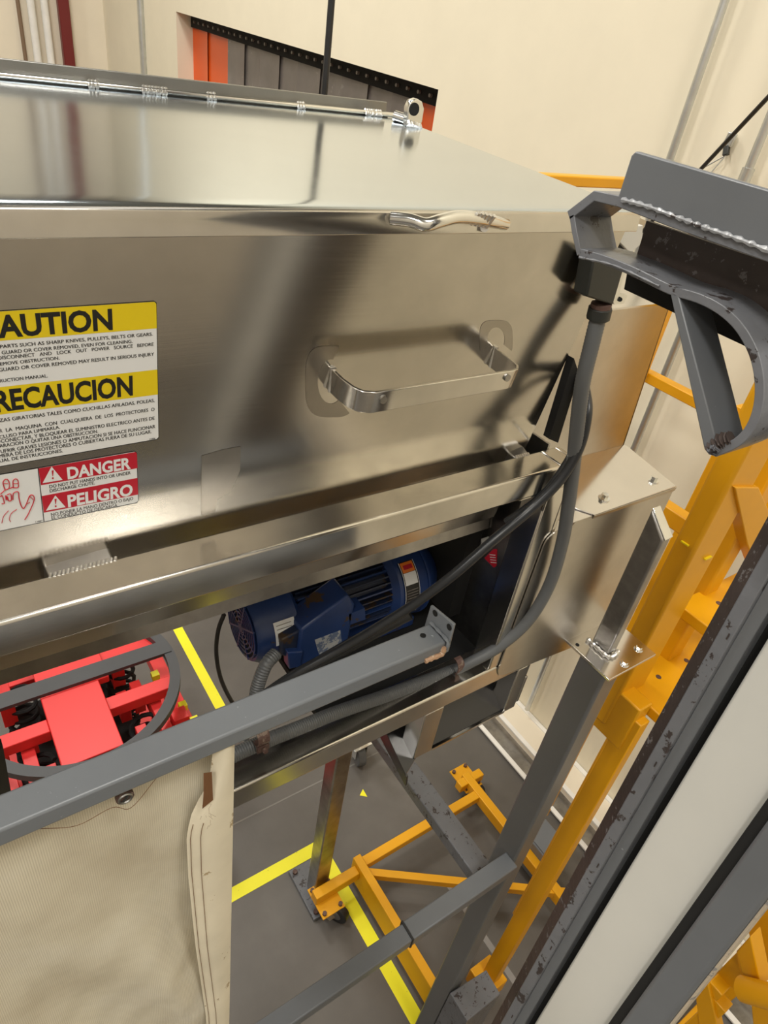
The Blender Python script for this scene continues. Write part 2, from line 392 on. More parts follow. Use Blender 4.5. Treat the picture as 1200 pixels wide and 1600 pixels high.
# grab handle: flat strap bowed out from the wall
def strap(pa, pb, w=.0245, th=.0035):
    m = M(); pa, pb = Vector(pa), Vector(pb)
    up = Vector((0, -TILT, 1)).normalized()*(-1)
    ex = (pb-pa); 
    A = pa; path = [A]
    out = Vector((0, -.052, -.004))
    c1 = A+out*.80+ex*.0; path += [A+out*.4+ex*.0, A+out*.72+ex*.012, A+out*.90+ex*.035, A+out*1.0+ex*.085]
    path += [A+out*1.0+ex*(.085+.83*k/6) for k in range(1, 7)]
    path += [A+out*.97+ex*.955, A+out*.85+ex*.985, A+out*.5+ex*.995, pb]
    n = len(path)
    rows = [[], [], [], []]
    for i, p in enumerate(path):
        t = (path[min(i+1, n-1)]-path[max(i-1, 0)]).normalized(); nn = t.cross(up).normalized()
        for k, (a, b) in enumerate(((-1, -1), (-1, 1), (1, 1), (1, -1))): rows[k].append(p+up*(w/2*a)+nn*(th/2*b))
    vs = [[m.bm.verts.new(q) for q in r] for r in rows]
    for i in range(n-1):
        for k in range(4): m.bm.faces.new((vs[k][i], vs[k][i+1], vs[(k+1) % 4][i+1], vs[(k+1) % 4][i]))
    m.bm.faces.new([vs[k][0] for k in range(4)]); m.bm.faces.new([vs[k][-1] for k in range(4)][::-1])
    return m.build('grab_handle', S_RAIL, mx, bevel=.0006, smooth=True)
HA, HB = pan(516, 592), pan(766, 562)
HB.z = HA.z-.0; HB.y = pany(HB.z)
gh = strap(HA, HB)
for u, v in ((598, 624), (792, 590)):
    q = at(u, v, 'y', HA.y-.056); q = at(u, v, 'y', HA.y-.0545)
    M().cyl(q+Vector((0, .004, 0)), q-Vector((0, .002, 0)), .0042, 12).build('rivet', S_DARK, gh, smooth=True)
for hx in (HA, HB):
    M().tube([hx+Vector((.001, -.003, .013)), hx+Vector((0, -.003, -.013))], .003, 8).build('weld', S_WELD, gh, smooth=True)
# buffed patches around the handle feet and tape residue: thin polished areas
PATCH = steel('buffed_patch', (.45, .42, .375), .30, (60, 60, 60), .1, stain=.1)
for cu, cv, ru, rv, seg in ((517, 596, 40, 56, 0), (775, 530, 26, 30, 1)):
    pts_o, pts_i = [], []
    for k in range(25):
        a = PI*(.45+1.25*k/24) if not seg else PI*(-.15+1.3*k/24)
        ca, sa = math.cos(a), -math.sin(a)
        pts_o.append(pan(cu+ru*abs(ca)**.6*(1 if ca > 0 else -1), cv+rv*abs(sa)**.6*(1 if sa > 0 else -1), .0003))
        pts_i.append(pan(cu+ru*.52*ca, cv+rv*.62*sa, .0003))
    M().strip(pts_o, pts_i).build('buffed_patch', PATCH, mx)
m = M(); m.poly([pan(u, v, .0003) for u, v in ((315, 712), (345, 703), (376, 697), (375, 735), (360, 768), (340, 780), (336, 800), (314, 804))])
m.build('tape_residue', PATCH, mx)

# warning labels
def sgn(name, pts, mat, parent, off=.0004, lab=None):
    m = M(); o = m.prism([pan(u, v, 0.00005) for u, v in pts], PN*off).build(name, mat, parent); 
    if lab: o['label'] = lab
    return o
Z5 = 260/1200.
def z5(x, y): return (x*Z5, 450+y*Z5)
def z6(x, y): return (x*Z5, 680+y*Z5)
FONT = {}
def text_mesh(s, bold=0.012):
    key = (s, bold)
    cu = bpy.data.curves.new('t', 'FONT'); cu.body = s; cu.size = 1; cu.offset = bold; cu.resolution_u = 3
    ob = bpy.data.objects.new('t', cu); COL.objects.link(ob)
    dg = bpy.context.evaluated_depsgraph_get(); me = bpy.data.meshes.new_from_object(ob.evaluated_get(dg))
    vs = [v.co.copy() for v in me.vertices]; fs = [tuple(p.vertices) for p in me.polygons]
    bpy.data.objects.remove(ob); bpy.data.meshes.remove(me); bpy.data.curves.remove(cu); return vs, fs
def letters(name, s, vis, L, Rr, cap, parent, mat=LBLK, off=.0007, bold=.02, plane=pan):
    """text whose visible tail 'vis' runs along the baseline L..Rr (photo points on the sign's plane), capital height cap px"""
    vs, fs = text_mesh(s, bold)
    if not vs: return
    x1 = max(v.x for v in vs)
    if vis != s:
        va, _ = text_mesh(vis, bold); wv = max(v.x for v in va)-min(v.x for v in va)
    else: wv = x1-min(v.x for v in vs)
    a = plane(*L, off); b = plane(*Rr, off); top = plane(Rr[0], Rr[1]-cap, off)
    ex = (b-a)/wv; ey = (top-b); ey = ey-ex.normalized()*ey.dot(ex.normalized()); ey = ey/.70
    m = M()
    for sh in ((0, .035) if bold < .01 else (0,)):      # small print is struck twice to look bold
        nv = [m.bm.verts.new(b+ex*(v.x-x1+sh)+ey*v.y+PN*sh*.0005) for v in vs]
        for f in fs:
            try: m.bm.faces.new([nv[i] for i in f])
            except ValueError: pass
    return m.build(name, mat, parent, merge=False)
def quadL(name, pts, mat, parent, off):
    m = M(); m.poly([pan(u, v, off) for u, v in pts]); return m.build(name, mat, parent)
XL = -40
def ext(p, q, x=XL): # extend edge p->q (q right) leftwards to x
    return (x, p[1]-(q[1]-p[1])/(q[0]-p[0])*(p[0]-x))
a, b = z5(0, 162), z5(1125, 92); c, d = z5(1147, 1092), (0, 729.)
sg = sgn('caution_label', [ext((a[0]-0.01, a[1]), b), ext(a, b, 0), (b[0]-3, b[1]), (b[0]+1, b[1]+3), (c[0], c[1]-3), (c[0]-3, c[1]), ext(d, c)], LBLK, mx, .0003, 'yellow and white bilingual caution label')
i1 = 1.0
quadL('label_face', [ext((a[0], a[1]+i1), (b[0], b[1]+i1)), (b[0]-3.2, b[1]+i1), (b[0], b[1]+4), (c[0]-1.2, c[1]-4), (c[0]-4, c[1]-1.2), ext((d[0], d[1]-1.2), (c[0], c[1]-1.2))], LWHT, sg, .0005)
b2 = z5(1129, 288); a2 = z5(0, 378)
quadL('yellow_band', [ext((a[0], a[1]+i1), (b[0], b[1]+i1)), (b[0]-3.2, b[1]+i1), (b[0], b[1]+4), b2, ext(a2, b2)], LYEL, sg, .0006)
t1, t2, t3, t4 = z5(0, 712), z5(1133, 585), z5(1137, 765), z5(0, 910)
quadL('yellow_band', [ext(t1, t2), t2, t3, ext(t4, t3)], LYEL, sg, .0006)
letters('lettering', 'CAUTION', 'AUTION', z5(-10, 352), z5(812, 292), 31, sg, bold=.035)
letters('lettering', 'PRECAUCION', 'RECAUCION', z5(-28, 888), z5(957, 765), 29, sg, bold=.035)
rows = [("PARTS SUCH AS SHARP KNIVES, PULLEYS, BELTS OR GEARS.", (0,432), (1098,340)), ("GUARD OR COVER REMOVED, EVEN FOR CLEANING.", (12,475), (953,392)),
 ("DISCONNECT   AND   LOCK   OUT   POWER   SOURCE   BEFORE", (-15,514), (1105,413)), ("EMOVE OBSTRUCTION.", (0,556), (427,512)),
 ("GUARD OR COVER REMOVED MAY RESULT IN SERIOUS INJURY", (-10,600), (1108,484)), ("RUCTION MANUAL.", (-2,678), (343,640)),
 ("ZAS GIRATORIAS TALES COMO CUCHILLAS AFILADAS, POLEAS,", (-4,964), (1112,818)), ("R  LA  MAQUINA  CON  CUALQUIERA  DE  LOS  PROTECTORES  O", (-5,1040), (1112,882)),
 ("CLUSO PARA LIMPIARLA.", (-4,1084), (432,1010)), ("-CONECTAR, Y BLOQUEAR EL SUMINISTRO ELECTRICO ANTES DE", (-8,1116), (1112,946)),
 ("ARACION O QUITAR UNA OBSTRUCCION.", (-4,1148), (705,1040)), ("UFRIR GRAVES LESIONES O AMPUTACION SI SE HACE FUNCIONAR", (5,1188), (1117,1006)),
 ("MERA DE LOS PROTECTORES O CUBIERTAS FUERA DE SU LUGAR.", (-6,1222), (1090,1043)), ("UAL DE INSTRUCCIONES.", (-4,1255), (450,1180))]
for s, l, r in rows: letters('lettering', s, s, z5(*l), z5(*r), 5.1, sg, bold=0)
letters('lettering', '11886', '11886', z5(1075, 1092), z5(1118, 1086), 2, sg)
# danger label
a, b = z6(0, 280), z6(978, 112); c, d = z6(1000, 488), z6(0, 692)
dg_ = sgn('danger_label', [ext(a, b), (b[0]-2, b[1]), (b[0]+2, b[1]+3), (c[0], c[1]-4), (c[0]-3, c[1]), ext(d, c)], LBLK, mx, .0003, 'red and white bilingual danger label with a hand drawing')
quadL('label_face', [ext((a[0], a[1]+1), (b[0], b[1]+1)), (b[0]-2.2, b[1]+1), (b[0]+.8, b[1]+4), (c[0]-1.2, c[1]-4), (c[0]-4, c[1]-1.2), ext((d[0], d[1]-1.2), (c[0], c[1]-1.2))], LWHT, dg_, .0005)
quadL('red_band', [z6(276, 237), z6(976, 118), z6(986, 130), z6(990, 235), z6(294, 358)], LRED, dg_, .0006)
quadL('red_band', [z6(300, 436), z6(990, 305), z6(995, 425), z6(315, 556)], LRED, dg_, .0006)
quadL('divider', [z6(270, 235), z6(276, 234), z6(320, 623), z6(313, 625)], LBLK, dg_, .00065)
letters('lettering', 'DANGER', 'DANGER', z6(487, 312), z6(942, 234), 17, dg_, LWHT, bold=.035, off=.0008)
letters('lettering', 'PELIGRO', 'PELIGRO', z6(490, 512), z6(955, 425), 17, dg_, LWHT, bold=.035, off=.0008)
for s, l, r in (('DO NOT PUT HANDS INTO OR UNDER', (356,380), (940,278)), ('DISCHARGE CHUTE.', (358,410), (682,350)), ('NO PONER LA MANO DENTRO O BAJO', (368,582), (958,463)), ('EL CONDUCTO DE DESCARGA.', (371,606), (850,512))):
    letters('lettering', s, s, z6(*l), z6(*r), 4.9, dg_, bold=0)
letters('lettering', '11887', '11887', z6(255, 627), z6(306, 618), 2.2, dg_)
for tri, ex in ((((305, 342), (450, 318), (370, 222)), ((370, 250), (386, 248), (380, 290), (376, 291))), (((330, 540), (472, 515), (397, 430)), ((391, 455), (407, 453), (401, 492), (397, 493)))):
    quadL('warning_triangle', [z6(*p) for p in tri], LWHT, dg_, .0008); quadL('exclamation_mark', [z6(*p) for p in ex], LRED, dg_, .001)
    cx, cy = (ex[2][0]+ex[3][0])/2+1, ex[2][1]+15
    quadL('exclamation_dot', [z6(cx+7*math.cos(k*PI/4), cy+7*math.sin(k*PI/4)) for k in range(8)], LRED, dg_, .001)
def stroke(pts, wd=.00045, mat=LRED):
    P = [pan(*z6(*p), .0008) for p in pts]; M().tube(smooth_path(P, 4), wd, 5).build('hand_outline', mat, dg_, smooth=True)
stroke([(36, 392), (20, 340), (36, 315), (55, 318), (66, 345), (62, 378), (36, 392)]); stroke([(95, 375), (92, 330), (108, 311), (126, 320), (131, 350), (128, 372), (95, 375)])
stroke([(20, 345), (55, 345)], .0003); stroke([(96, 345), (126, 345)], .0003)
stroke([(0, 420), (12, 412), (35, 392)]); stroke([(66, 380), (90, 372)]); stroke([(92, 462), (95, 415), (130, 405), (136, 450), (150, 500), (168, 525), (190, 490), (212, 435), (232, 428), (245, 445), (240, 480), (205, 560), (178, 605)])
stroke([(50, 425), (75, 420), (80, 465), (60, 470)]); stroke([(0, 440), (14, 432), (30, 485), (10, 490)]); stroke([(75, 620), (66, 600), (80, 560), (120, 530)], .0003); stroke([(12, 630), (25, 580), (60, 540)], .0003)
stroke([(190, 492), (215, 480)], .0003); stroke([(205, 440), (222, 445), (238, 462)], .0003); stroke([(40, 430), (44, 462), (50, 440), (58, 466)], .0006)

# frame rail in front of the hopper, spacers, posts, bottom rail
M().box((LX0, 0, -.499), (.722, .047, -.4575)).build('frame_rail', S_RAIL, mx, bevel=.0035, seg=3)
M().box((.722, 0, -.499), (.762, .047, -.4575)).build('rail_end', S_RAIL, mx, bevel=.003)
m = M(); zt = -.4585
tp = [at(u, v, 'z', zt) for u, v in ((70, 903), (180, 874), (172, 858), (56, 887))]
x0, x1 = tp[0].x, tp[1].x
for xa, xb_ in ((x0, x1), (.668, .700), (-.75, -.65)):
    yb2 = pany(zt)
    M().hexa([(xa, .040, zt-.03), (xb_, .040, zt-.03), (xb_, yb2+.004, zt-.03), (xa, yb2+.004, zt-.03)], [(xa+.004, .040, zt-.0005), (xb_-.002, .040, zt-.0005), (xb_-.002, yb2+.004, zt+.008), (xa+.002, yb2+.004, zt+.002)]).build('spacer_block', S_DARK, mx, bevel=.002)
    m = M()
    for k in range(int((xb_-xa)/.004)):
        xx = xa+.004+k*.004; m.tube([(xx, .043, zt+.0005), (xx+.002, .048, zt+.0015)], .0016, 6)
    m.build('weld_bead', S_WELD, mx, smooth=True, kind='stuff')
# right end: plate under rail end, post
M().prism([(.652, .001, -.5), (.762, .001, -.46), (.762, .001, -.52), (.712, .001, -.535), (.712, .001, -.50)], (0, .004, 0)).build('corner_gusset', S_RAIL, mx)
M().box((.712, .0006, -.8872), (.752, .046, -.4992)).build('frame_post', S_RAIL, mx, bevel=.003)
M().box((.752, 0.002, -.8872), (.762, .0455, -.457)).build('post_flange', S_RAIL, mx, bevel=.002)
M().box((LX0, 0, -.934), (1.02, .055, -.887)).build('bottom_rail', S_RAIL, mx, bevel=.0035, seg=3)
M().box((LX0, .6, -.934), (.75, .655, -.887)).build('bottom_rail', S_RAIL, mx, bevel=.0035)
for xx in (-.9, .30):
    if xx < 0: M().box((xx, .03, -.9), (xx+.04, .62, -.86)).build('cross_member', S_DARK, mx)
# side wall of the drive housing with its label
M().box((.735, .047, -.945), (.738, .158, -.56)).build('side_panel', S_DARK, mx)
sp = M().box((.738, .047, -.945), (.742, .34, -.45)).build('housing_wall', S_DARK, mx)
for k, (q, mt) in enumerate(((((752, 842), (763, 838), (771, 852), (752, 866)), LWHT), (((771, 858), (777, 858), (776, 884), (772, 887), (757, 872)), LRED))):
    M().prism([at(u, v, 'x', .7345) for u, v in q], (-.0004, 0, 0)).build('side_label', mt, sp)
for k in range(4):
    M().prism([at(u+k*.6, v+4*k, 'x', .7340) for u, v in ((765, 866), (774, 867), (774, 868), (765, 867))], (-.0003, 0, 0)).build('label_line', LWHT, sp)
# perforated guard behind the motor: lattice of flat bars
m = M(); gx = .86
for k in range(10):
    m.box((gx, .10+k*.02, -.99), (gx+.003, .108+k*.02, -.78)); m.box((gx, .10, -.98+k*.021), (gx+.003, .30, -.973+k*.021))
m.build('perforated_guard', S_DARK, mx, kind='stuff')
# drive cover on the right: front sheet, sloping top, upper box
CYF = -.003
pf = [at(u, v, 'y', CYF) for u, v in ((900, 813), (1052, 766))]
zt = pf[0].z; xr = pf[1].x
rc = []
for k in range(7):
    a_ = PI/2*k/6; rc.append((.762-.022*math.sin(a_), CYF, -.585-.022+.022*math.cos(a_)))
m = M(); front = [(xr, CYF, -.5795), (.80, CYF, -.5775), (.795, CYF, -.585)]+rc+[(.735, CYF, -.895), (.742, CYF, -.912), (.76, CYF, -.918), (1.02, CYF, -.945), (xr, CYF, -.945)]
m.prism(front, (0, .0025, 0)).build('drive_cover', S_COVER, mx)
M().prism([(xr-.003, 0, -.5795), (xr-.003, .121, -.560), (xr-.003, .121, -.945), (xr-.003, 0, -.945)], (.0025, 0, 0)).build('cover_side', S_COVER, mx)
tpl = M(); tpl.prism([(.775, CYF, -.5775), (xr, CYF, -.5775), (xr, .121, -.5605), (.765, .121, -.5605)], (0, 0, .0015)).build('cover_top', S_PLATE, mx)
lp = M().prism([(.842, -.0045, -.5755), (xr+.002, -.0045, -.5755), (xr+.002, .121, -.5585), (.80, .121, -.5585), (.80, .04, -.5698)], (0, 0, .002)).build('top_plate', S_PLATE, mx, bevel=.0006)
M().prism([(.842, -.0045, -.5755), (xr+.002, -.0045, -.5755), (xr+.002, -.003, -.584), (.842, -.003, -.582)], (0, -.0015, 0)).build('plate_flange', S_COVER, mx)
for u, v in ((943, 780), (1020, 752)):
    q = at(u, v, 'z', -.572); 
    bt = M().cyl(q, q+Vector((0, 0, .003)), .010, 20).build('bolt', S_ROD, mx, smooth=True)
    M().tube([q+Vector((0, 0, .003)), q+Vector((0, 0, .0105))], .0062, 6).build('bolt_head', S_ROD, bt)
UY = .121
M().prism([(.78, UY, -.565), (xr-.002, UY, -.562), (1.032, UY, -.285), (.78, UY, -.285)], (0, .003, 0)).build('upper_cover', S_COVER, mx)
M().prism([(.78, UY, -.285), (1.034, UY, -.285), (1.0, .36, -.20), (.78, .36, -.20)], (0, 0, .003)).build('upper_cover_top', S_PLATE, mx)
M().prism([(1.034, UY, -.285), (1.0, .36, -.20), (xr, .36, -.56), (xr-.002, UY, -.562)], (-.003, 0, 0)).build('upper_cover_side', S_COVER, mx)
# bearing block and bracket seen through the hook
m = M(); m.prism([at(u, v, 'y', .10) for u, v in ((950, 358), (1005, 352), (1003, 380), (985, 397))], (0, .01, 0)).build('lid_stop_bracket', WHITEP, mx, bevel=.001)
M().prism([at(u, v, 'y', .13) for u, v in ((930, 328), (955, 322), (1010, 345), (1003, 362), (930, 372))], (0, .12, 0)).build('end_plate', S_COVER, mx)
M().prism([at(u, v, 'y', .105) for u, v in ((937, 360), (953, 362), (988, 402), (945, 388))], (0, .03, 0)).build('dark_bracket', BLACK, mx)
# loop under the bottom rail (discharge opening)
LZ = -1.06
M().box((.579, 0, LZ), (.622, .04, -.932)).build('chute_post', S_RAIL, mx, bevel=.002)
M().box((.804, 0, LZ), (.836, .04, -.932)).build('chute_post', S_RAIL, mx, bevel=.002)
M().box((.836, 0, -1.045), (.842, .04, -.97)).build('chute_tab', S_RAIL, mx, bevel=.001)
M().box((.622, -.001, LZ), (.806, .004, LZ+.006)).build('chute_edge', S_ROD, mx)
M().prism([(.60, .003, LZ+.002), (.82, .003, LZ+.002), (.82, .19, -.93), (.60, .19, -.93)], (0, .002, .001)).build('chute_floor', SHEET, mx)
M().box((.80, .04, -1.06), (.805, .20, -.93)).build('chute_side', SHEET, mx)
M().prism([(.5546, .10, -1.02), (.5529, -.018, -1.07), (.556, -.018, -1.10), (.556, .10, -1.06)], (.004, 0, 0)).build('channel_web', SHEET, mx)
M().prism([(.5546, .10, -1.02), (.5529, -.015, -1.07), (.592, .004, -1.062), (.60, .10, -1.02)], (0, 0, .004)).build('channel_flange', SHEET, mx)

# motor with fins, fan cover, junction box
MC = Vector((0, .215, -.806)); MR = .060
mo = M().tube([(.335, MC.y, MC.z), (.345, MC.y, MC.z), (.405, MC.y, MC.z), (.412, MC.y, MC.z)], [.058, .064, .066, .060], 40).build('motor', BLUE, mx, smooth=True)
mo['label'] = 'blue electric motor with cooling fins and worn paint'
M().tube([(.40, MC.y, MC.z), (.60, MC.y, MC.z)], .050, 32).build('stator_body', BLUED, mo, smooth=True)
for k in range(36):
    a_ = 2*PI*k/36; dv = Vector((0, math.cos(a_), math.sin(a_)))
    if 195 < math.degrees(a_) % 360 < 250 and False: continue
    M().bar(MC+dv*.056+Vector((.415, 0, 0)), MC+dv*.056+Vector((.590, 0, 0)), .0026, .016, dv).build('cooling_fin', BLUED if k % 3 else BLUE, mo)
M().tube([(.59, MC.y, MC.z), (.60, MC.y, MC.z), (.655, MC.y, MC.z), (.672, MC.y, MC.z), (.70, MC.y, MC.z)], [.062, .074, .076, .072, .050], 40).build('end_bell', BLUE, mo, smooth=True)
M().tube([(.66, MC.y, MC.z), (.664, MC.y, MC.z)], .078, 40).build('bell_rim', BLUE, mo, smooth=True)
# fan grille
M().cyl((.334, MC.y, MC.z), (.3335, MC.y, MC.z), .052, 32).build('grille_recess', VOID, mo)
for rr in (.012, .020, .028, .036, .044, .052):
    ring = [MC+Vector((.3325, rr*math.cos(2*PI*k/32), rr*math.sin(2*PI*k/32))) for k in range(33)]
    M().tube(ring, .0016, 6, False).build('grille_ring', BLUE, mo, smooth=True)
for k in range(8):
    a_ = 2*PI*k/8+.2; dv = Vector((0, math.cos(a_), math.sin(a_)))
    M().bar(MC+dv*.006+Vector((.3325, 0, 0)), MC+dv*.055+Vector((.3325, 0, 0)), .003, .003, (1, 0, 0)).build('grille_spoke', BLUE, mo)
M().cyl((.3335, MC.y, MC.z), (.331, MC.y, MC.z), .009, 16).build('grille_hub', BLUE, mo)
def on_motor(x0, x1, a0, a1, r, name, mat, n=8, th=.0006):
    A = [MC+Vector((x0, r*math.cos(a0+(a1-a0)*k/n), r*math.sin(a0+(a1-a0)*k/n))) for k in range(n+1)]
    M().strip(A, [p+Vector((x1-x0, 0, 0)) for p in A]).build(name, mat, mo, smooth=True)
D = math.radians
on_motor(.362, .398, D(140), D(175), .0668, 'rating_label', LWHT)
for k in range(5): on_motor(.366, .392, D(145+k*5.5), D(146+k*5.5), .0670, 'label_text_line', STRIPM, 2)
on_motor(.608, .640, D(118), D(200), .0766, 'bell_label', LBLK)
on_motor(.611, .637, D(119), D(133), .0769, 'label_header', LORG)
on_motor(.611, .637, D(133.5), D(150), .0769, 'label_picture', LWHT)
on_motor(.6085, .6095, D(118), D(200), .0769, 'label_edge', LWHT); on_motor(.639, .640, D(118), D(200), .0769, 'label_edge', LWHT)
for k in range(9): on_motor(.612, .636, D(157+k*4), D(158+k*4), .0769, 'label_text_line', STRIPM, 2)
on_motor(.615, .634, D(123), D(129), .0771, 'label_word', LRED, 2)
jb = M().prism([at(u, v, 'y', .135) for u, v in ((470, 985), (545, 930), (555, 945), (545, 1000), (510, 1035), (462, 1045))], (0, .05, 0)).build('junction_box', BLUE, mo, bevel=.004)
M().prism([at(u, v, 'y', .1345) for u, v in ((492, 1000), (532, 985), (534, 1008), (500, 1028))], (0, .002, 0)).build('box_label', WORN, mo)
M().prism([at(u, v, 'y', .135) for u, v in ((545, 960), (570, 950), (571, 968), (547, 976))], (0, .03, 0)).build('terminal_cover', BLUE, mo)
M().prism([at(u, v, 'y', .14) for u, v in ((440, 1000), (470, 985), (480, 1010), (460, 1030), (440, 1025))], (0, .04, 0)).build('conduit_hub', BLUED, mo, bevel=.003)
M().prism([at(u, v, 'y', .13) for u, v in ((450, 1020), (474, 1018), (470, 1042), (452, 1046))], (0, .02, 0)).build('junction_cap', BLUE, mo, bevel=.002)
M().box((.44, .16, -.895), (.66, .27, -.872)).build('motor_foot', BLUE, mo, bevel=.003)
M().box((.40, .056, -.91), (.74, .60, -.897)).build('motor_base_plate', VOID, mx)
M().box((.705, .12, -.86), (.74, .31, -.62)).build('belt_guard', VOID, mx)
# limit switch at the lid corner
t = thing('limit_switch', 'black safety switch box at the lid corner with grey conduit below', 'switch', (.70, -.01, -.22))
q = [at(u, v, 'y', -.01) for u, v in ((928, 405), (975, 420), (958, 477), (917, 464))]
M().prism(q, (0, .022, 0)).build('switch_body', DARK, t, bevel=.002)
M().prism([at(u, v, 'y', .012) for u, v in ((925, 408), (929, 409), (915, 463), (911, 462))], (0, .003, 0)).build('mounting_plate', S_ROD, t)
mp_ = M().prism([at(u, v, 'y', .014) for u, v in ((968, 420), (978, 424), (968, 458), (981, 461), (975, 474), (960, 476), (955, 462))], (0, .003, 0)).build('actuator_bracket', S_ROD, t)
M().cyl(at(969, 468, 'y', .0135), at(969, 468, 'y', .0125), .0028, 12).build('bracket_hole', VOID, t)
e0, e1 = at(940, 474, 'y', .0), at(934, 498, 'y', .0)
M().tube([e0, e0.lerp(e1, .3)], .0125, 12).build('lock_nut', RUSTY, t, smooth=True)
M().tube([e0.lerp(e1, .25), e1], .0145, 10).build('gland', DARK, t, bevel=.001)
# flexible conduits and cables
def ribbed(path, r, amp, pitch):
    P = [Vector(p) for p in path]; out = []; rs = []
    L_ = [0]
    for i in range(1, len(P)): L_.append(L_[-1]+(P[i]-P[i-1]).length)
    n = int(L_[-1]/(pitch/2)); j = 0
    for k in range(n+1):
        s_ = L_[-1]*k/n
        while j < len(P)-2 and L_[j+1] < s_: j += 1
        f = (s_-L_[j])/max(1e-9, L_[j+1]-L_[j]); out.append(P[j].lerp(P[j+1], f)); rs.append(r+(amp if k % 2 else -amp))
    return M().tube(out, rs, 14)
cp = smooth_path([e1+Vector((0, 0, .004)), at(924, 540, 'y', -.004), at(910, 600, 'y', -.008), at(902, 665, 'y', -.014), at(896, 725, 'y', -.020), at(888, 790, 'y', -.022), at(878, 850, 'y', -.020), at(858, 915, 'y', -.018), at(825, 970, 'y', -.012), at(780, 1010, 'y', .002), at(735, 1035, 'y', .02), at(712, 1046, 'y', .03)], 14)
tag(ribbed(cp, .0100, .00025, .0042).build('flexible_conduit', RUB, smooth=True), 'grey ribbed flexible conduit looping from the switch down to the bottom rail', 'conduit')
cp = smooth_path([at(712, 1046, 'y', .035), at(660, 1066, 'y', .035), at(600, 1088, 'y', .035), at(530, 1112, 'y', .035), at(470, 1136, 'y', .035), at(415, 1158, 'y', .035), at(365, 1180, 'y', .035), at(300, 1215, 'y', .035)], 14)
tag(ribbed(cp, .0108, .0005, .0036).build('flexible_conduit', RUB, smooth=True), 'grey braided flexible conduit lying along the bottom rail', 'conduit')
cp2 = smooth_path([at(700, 1068, 'y', .045), at(640, 1085, 'y', .045), at(560, 1112, 'y', .045), at(480, 1142, 'y', .045), at(420, 1165, 'y', .05)], 8)
tag(M().tube(cp2, .0095, 12).build('rail_hose', RUB, smooth=True), 'smooth dark hose under the braided conduit on the bottom rail', 'hose')
cp = smooth_path([at(905, 585, 'y', .03), at(915, 615, 'y', .01), at(917, 650, 'y', -.012), at(905, 700, 'y', -.022), at(875, 750, 'y', -.022), at(830, 795, 'y', -.015), at(770, 845, 'y', -.01), at(710, 897, 'y', .0), at(650, 942, 'y', .02), at(590, 980, 'y', .04), at(530, 1015, 'y', .06), at(450, 1060, 'y', .08), at(380, 1110, 'y', .1)], 14)
tag(M().tube(cp, .0072, 14).build('power_cable', CABLE, smooth=True), 'black rubber power cable crossing in front of the frame rail', 'cable')
cp = smooth_path([at(900, 578, 'y', .04), at(911, 615, 'y', .02), at(911, 655, 'y', .0), at(897, 700, 'y', -.010), at(866, 750, 'y', -.010), at(835, 783, 'y', .0), at(790, 815, 'y', .02)], 12)
tag(M().tube(cp, .0048, 10).build('power_cable', CABLE, smooth=True), 'thin black cable running just behind the thick power cable', 'cable')
cp = smooth_path([at(640, 958, 'y', .04), at(580, 990, 'y', .06), at(500, 1035, 'y', .09), at(420, 1085, 'y', .11)], 8)
tag(M().tube(cp, .011, 12).build('motor_cable', CABLE, smooth=True), 'thick black cable sagging below the motor behind the grey bar', 'cable')
tag(M().prism([at(u, v, 'y', .03) for u, v in ((897, 560), (905, 585), (872, 692), (858, 686))], (0, .012, 0)).build('rubber_strap', VOID), 'flat black strap behind the grey conduit at the hopper corner', 'strap')
cp = smooth_path([at(432, 1020, 'y', .13), at(415, 1040, 'y', .12), at(402, 1075, 'y', .11), at(395, 1115, 'y', .10), at(380, 1150, 'y', .10)], 10)
tag(ribbed(cp, .0105, .0005, .004).build('flexible_conduit', RUB, smooth=True), 'short grey flexible conduit curving down from the blue motor', 'conduit')
tag(M().tube(smooth_path([at(350, 960, 'y', .2), at(341, 985, 'y', .2), at(338, 1020, 'y', .2), at(345, 1060, 'y', .2), at(362, 1096, 'y', .2), at(380, 1120, 'y', .2)], 8), .0035, 8).build('loose_wire', BLACK, smooth=True), 'thin black wire hanging left of the blue motor', 'wire')
for (u, v, w_, h_, rot, lab) in ((715, 1048, .014, .036, 0, 'rusty pipe clamp at the right end of the braided conduit'), (403, 1162, .018, .034, 0, 'rusty pipe clamp at the left end of the braided conduit')):
    q = at(u, v, 'y', .02); t = thing('pipe_clamp', lab, 'clamp', q)
    M().profile([q+Vector((0, -.001+.013*(1-math.cos(a_)), .016*math.sin(a_))) for a_ in [PI*(-.6+1.2*k/8) for k in range(9)]], .002, (w_, 0, 0)).build('strap', RUSTY, t)
    M().cyl(q+Vector((w_/2, -.003, -.015)), q+Vector((w_/2, -.009, -.015)), .004, 6).build('screw', RUSTY, t)
    M().box(q+Vector((0, -.001, -.024)), q+Vector((w_, .004, -.012))).build('foot', RUSTY, t)

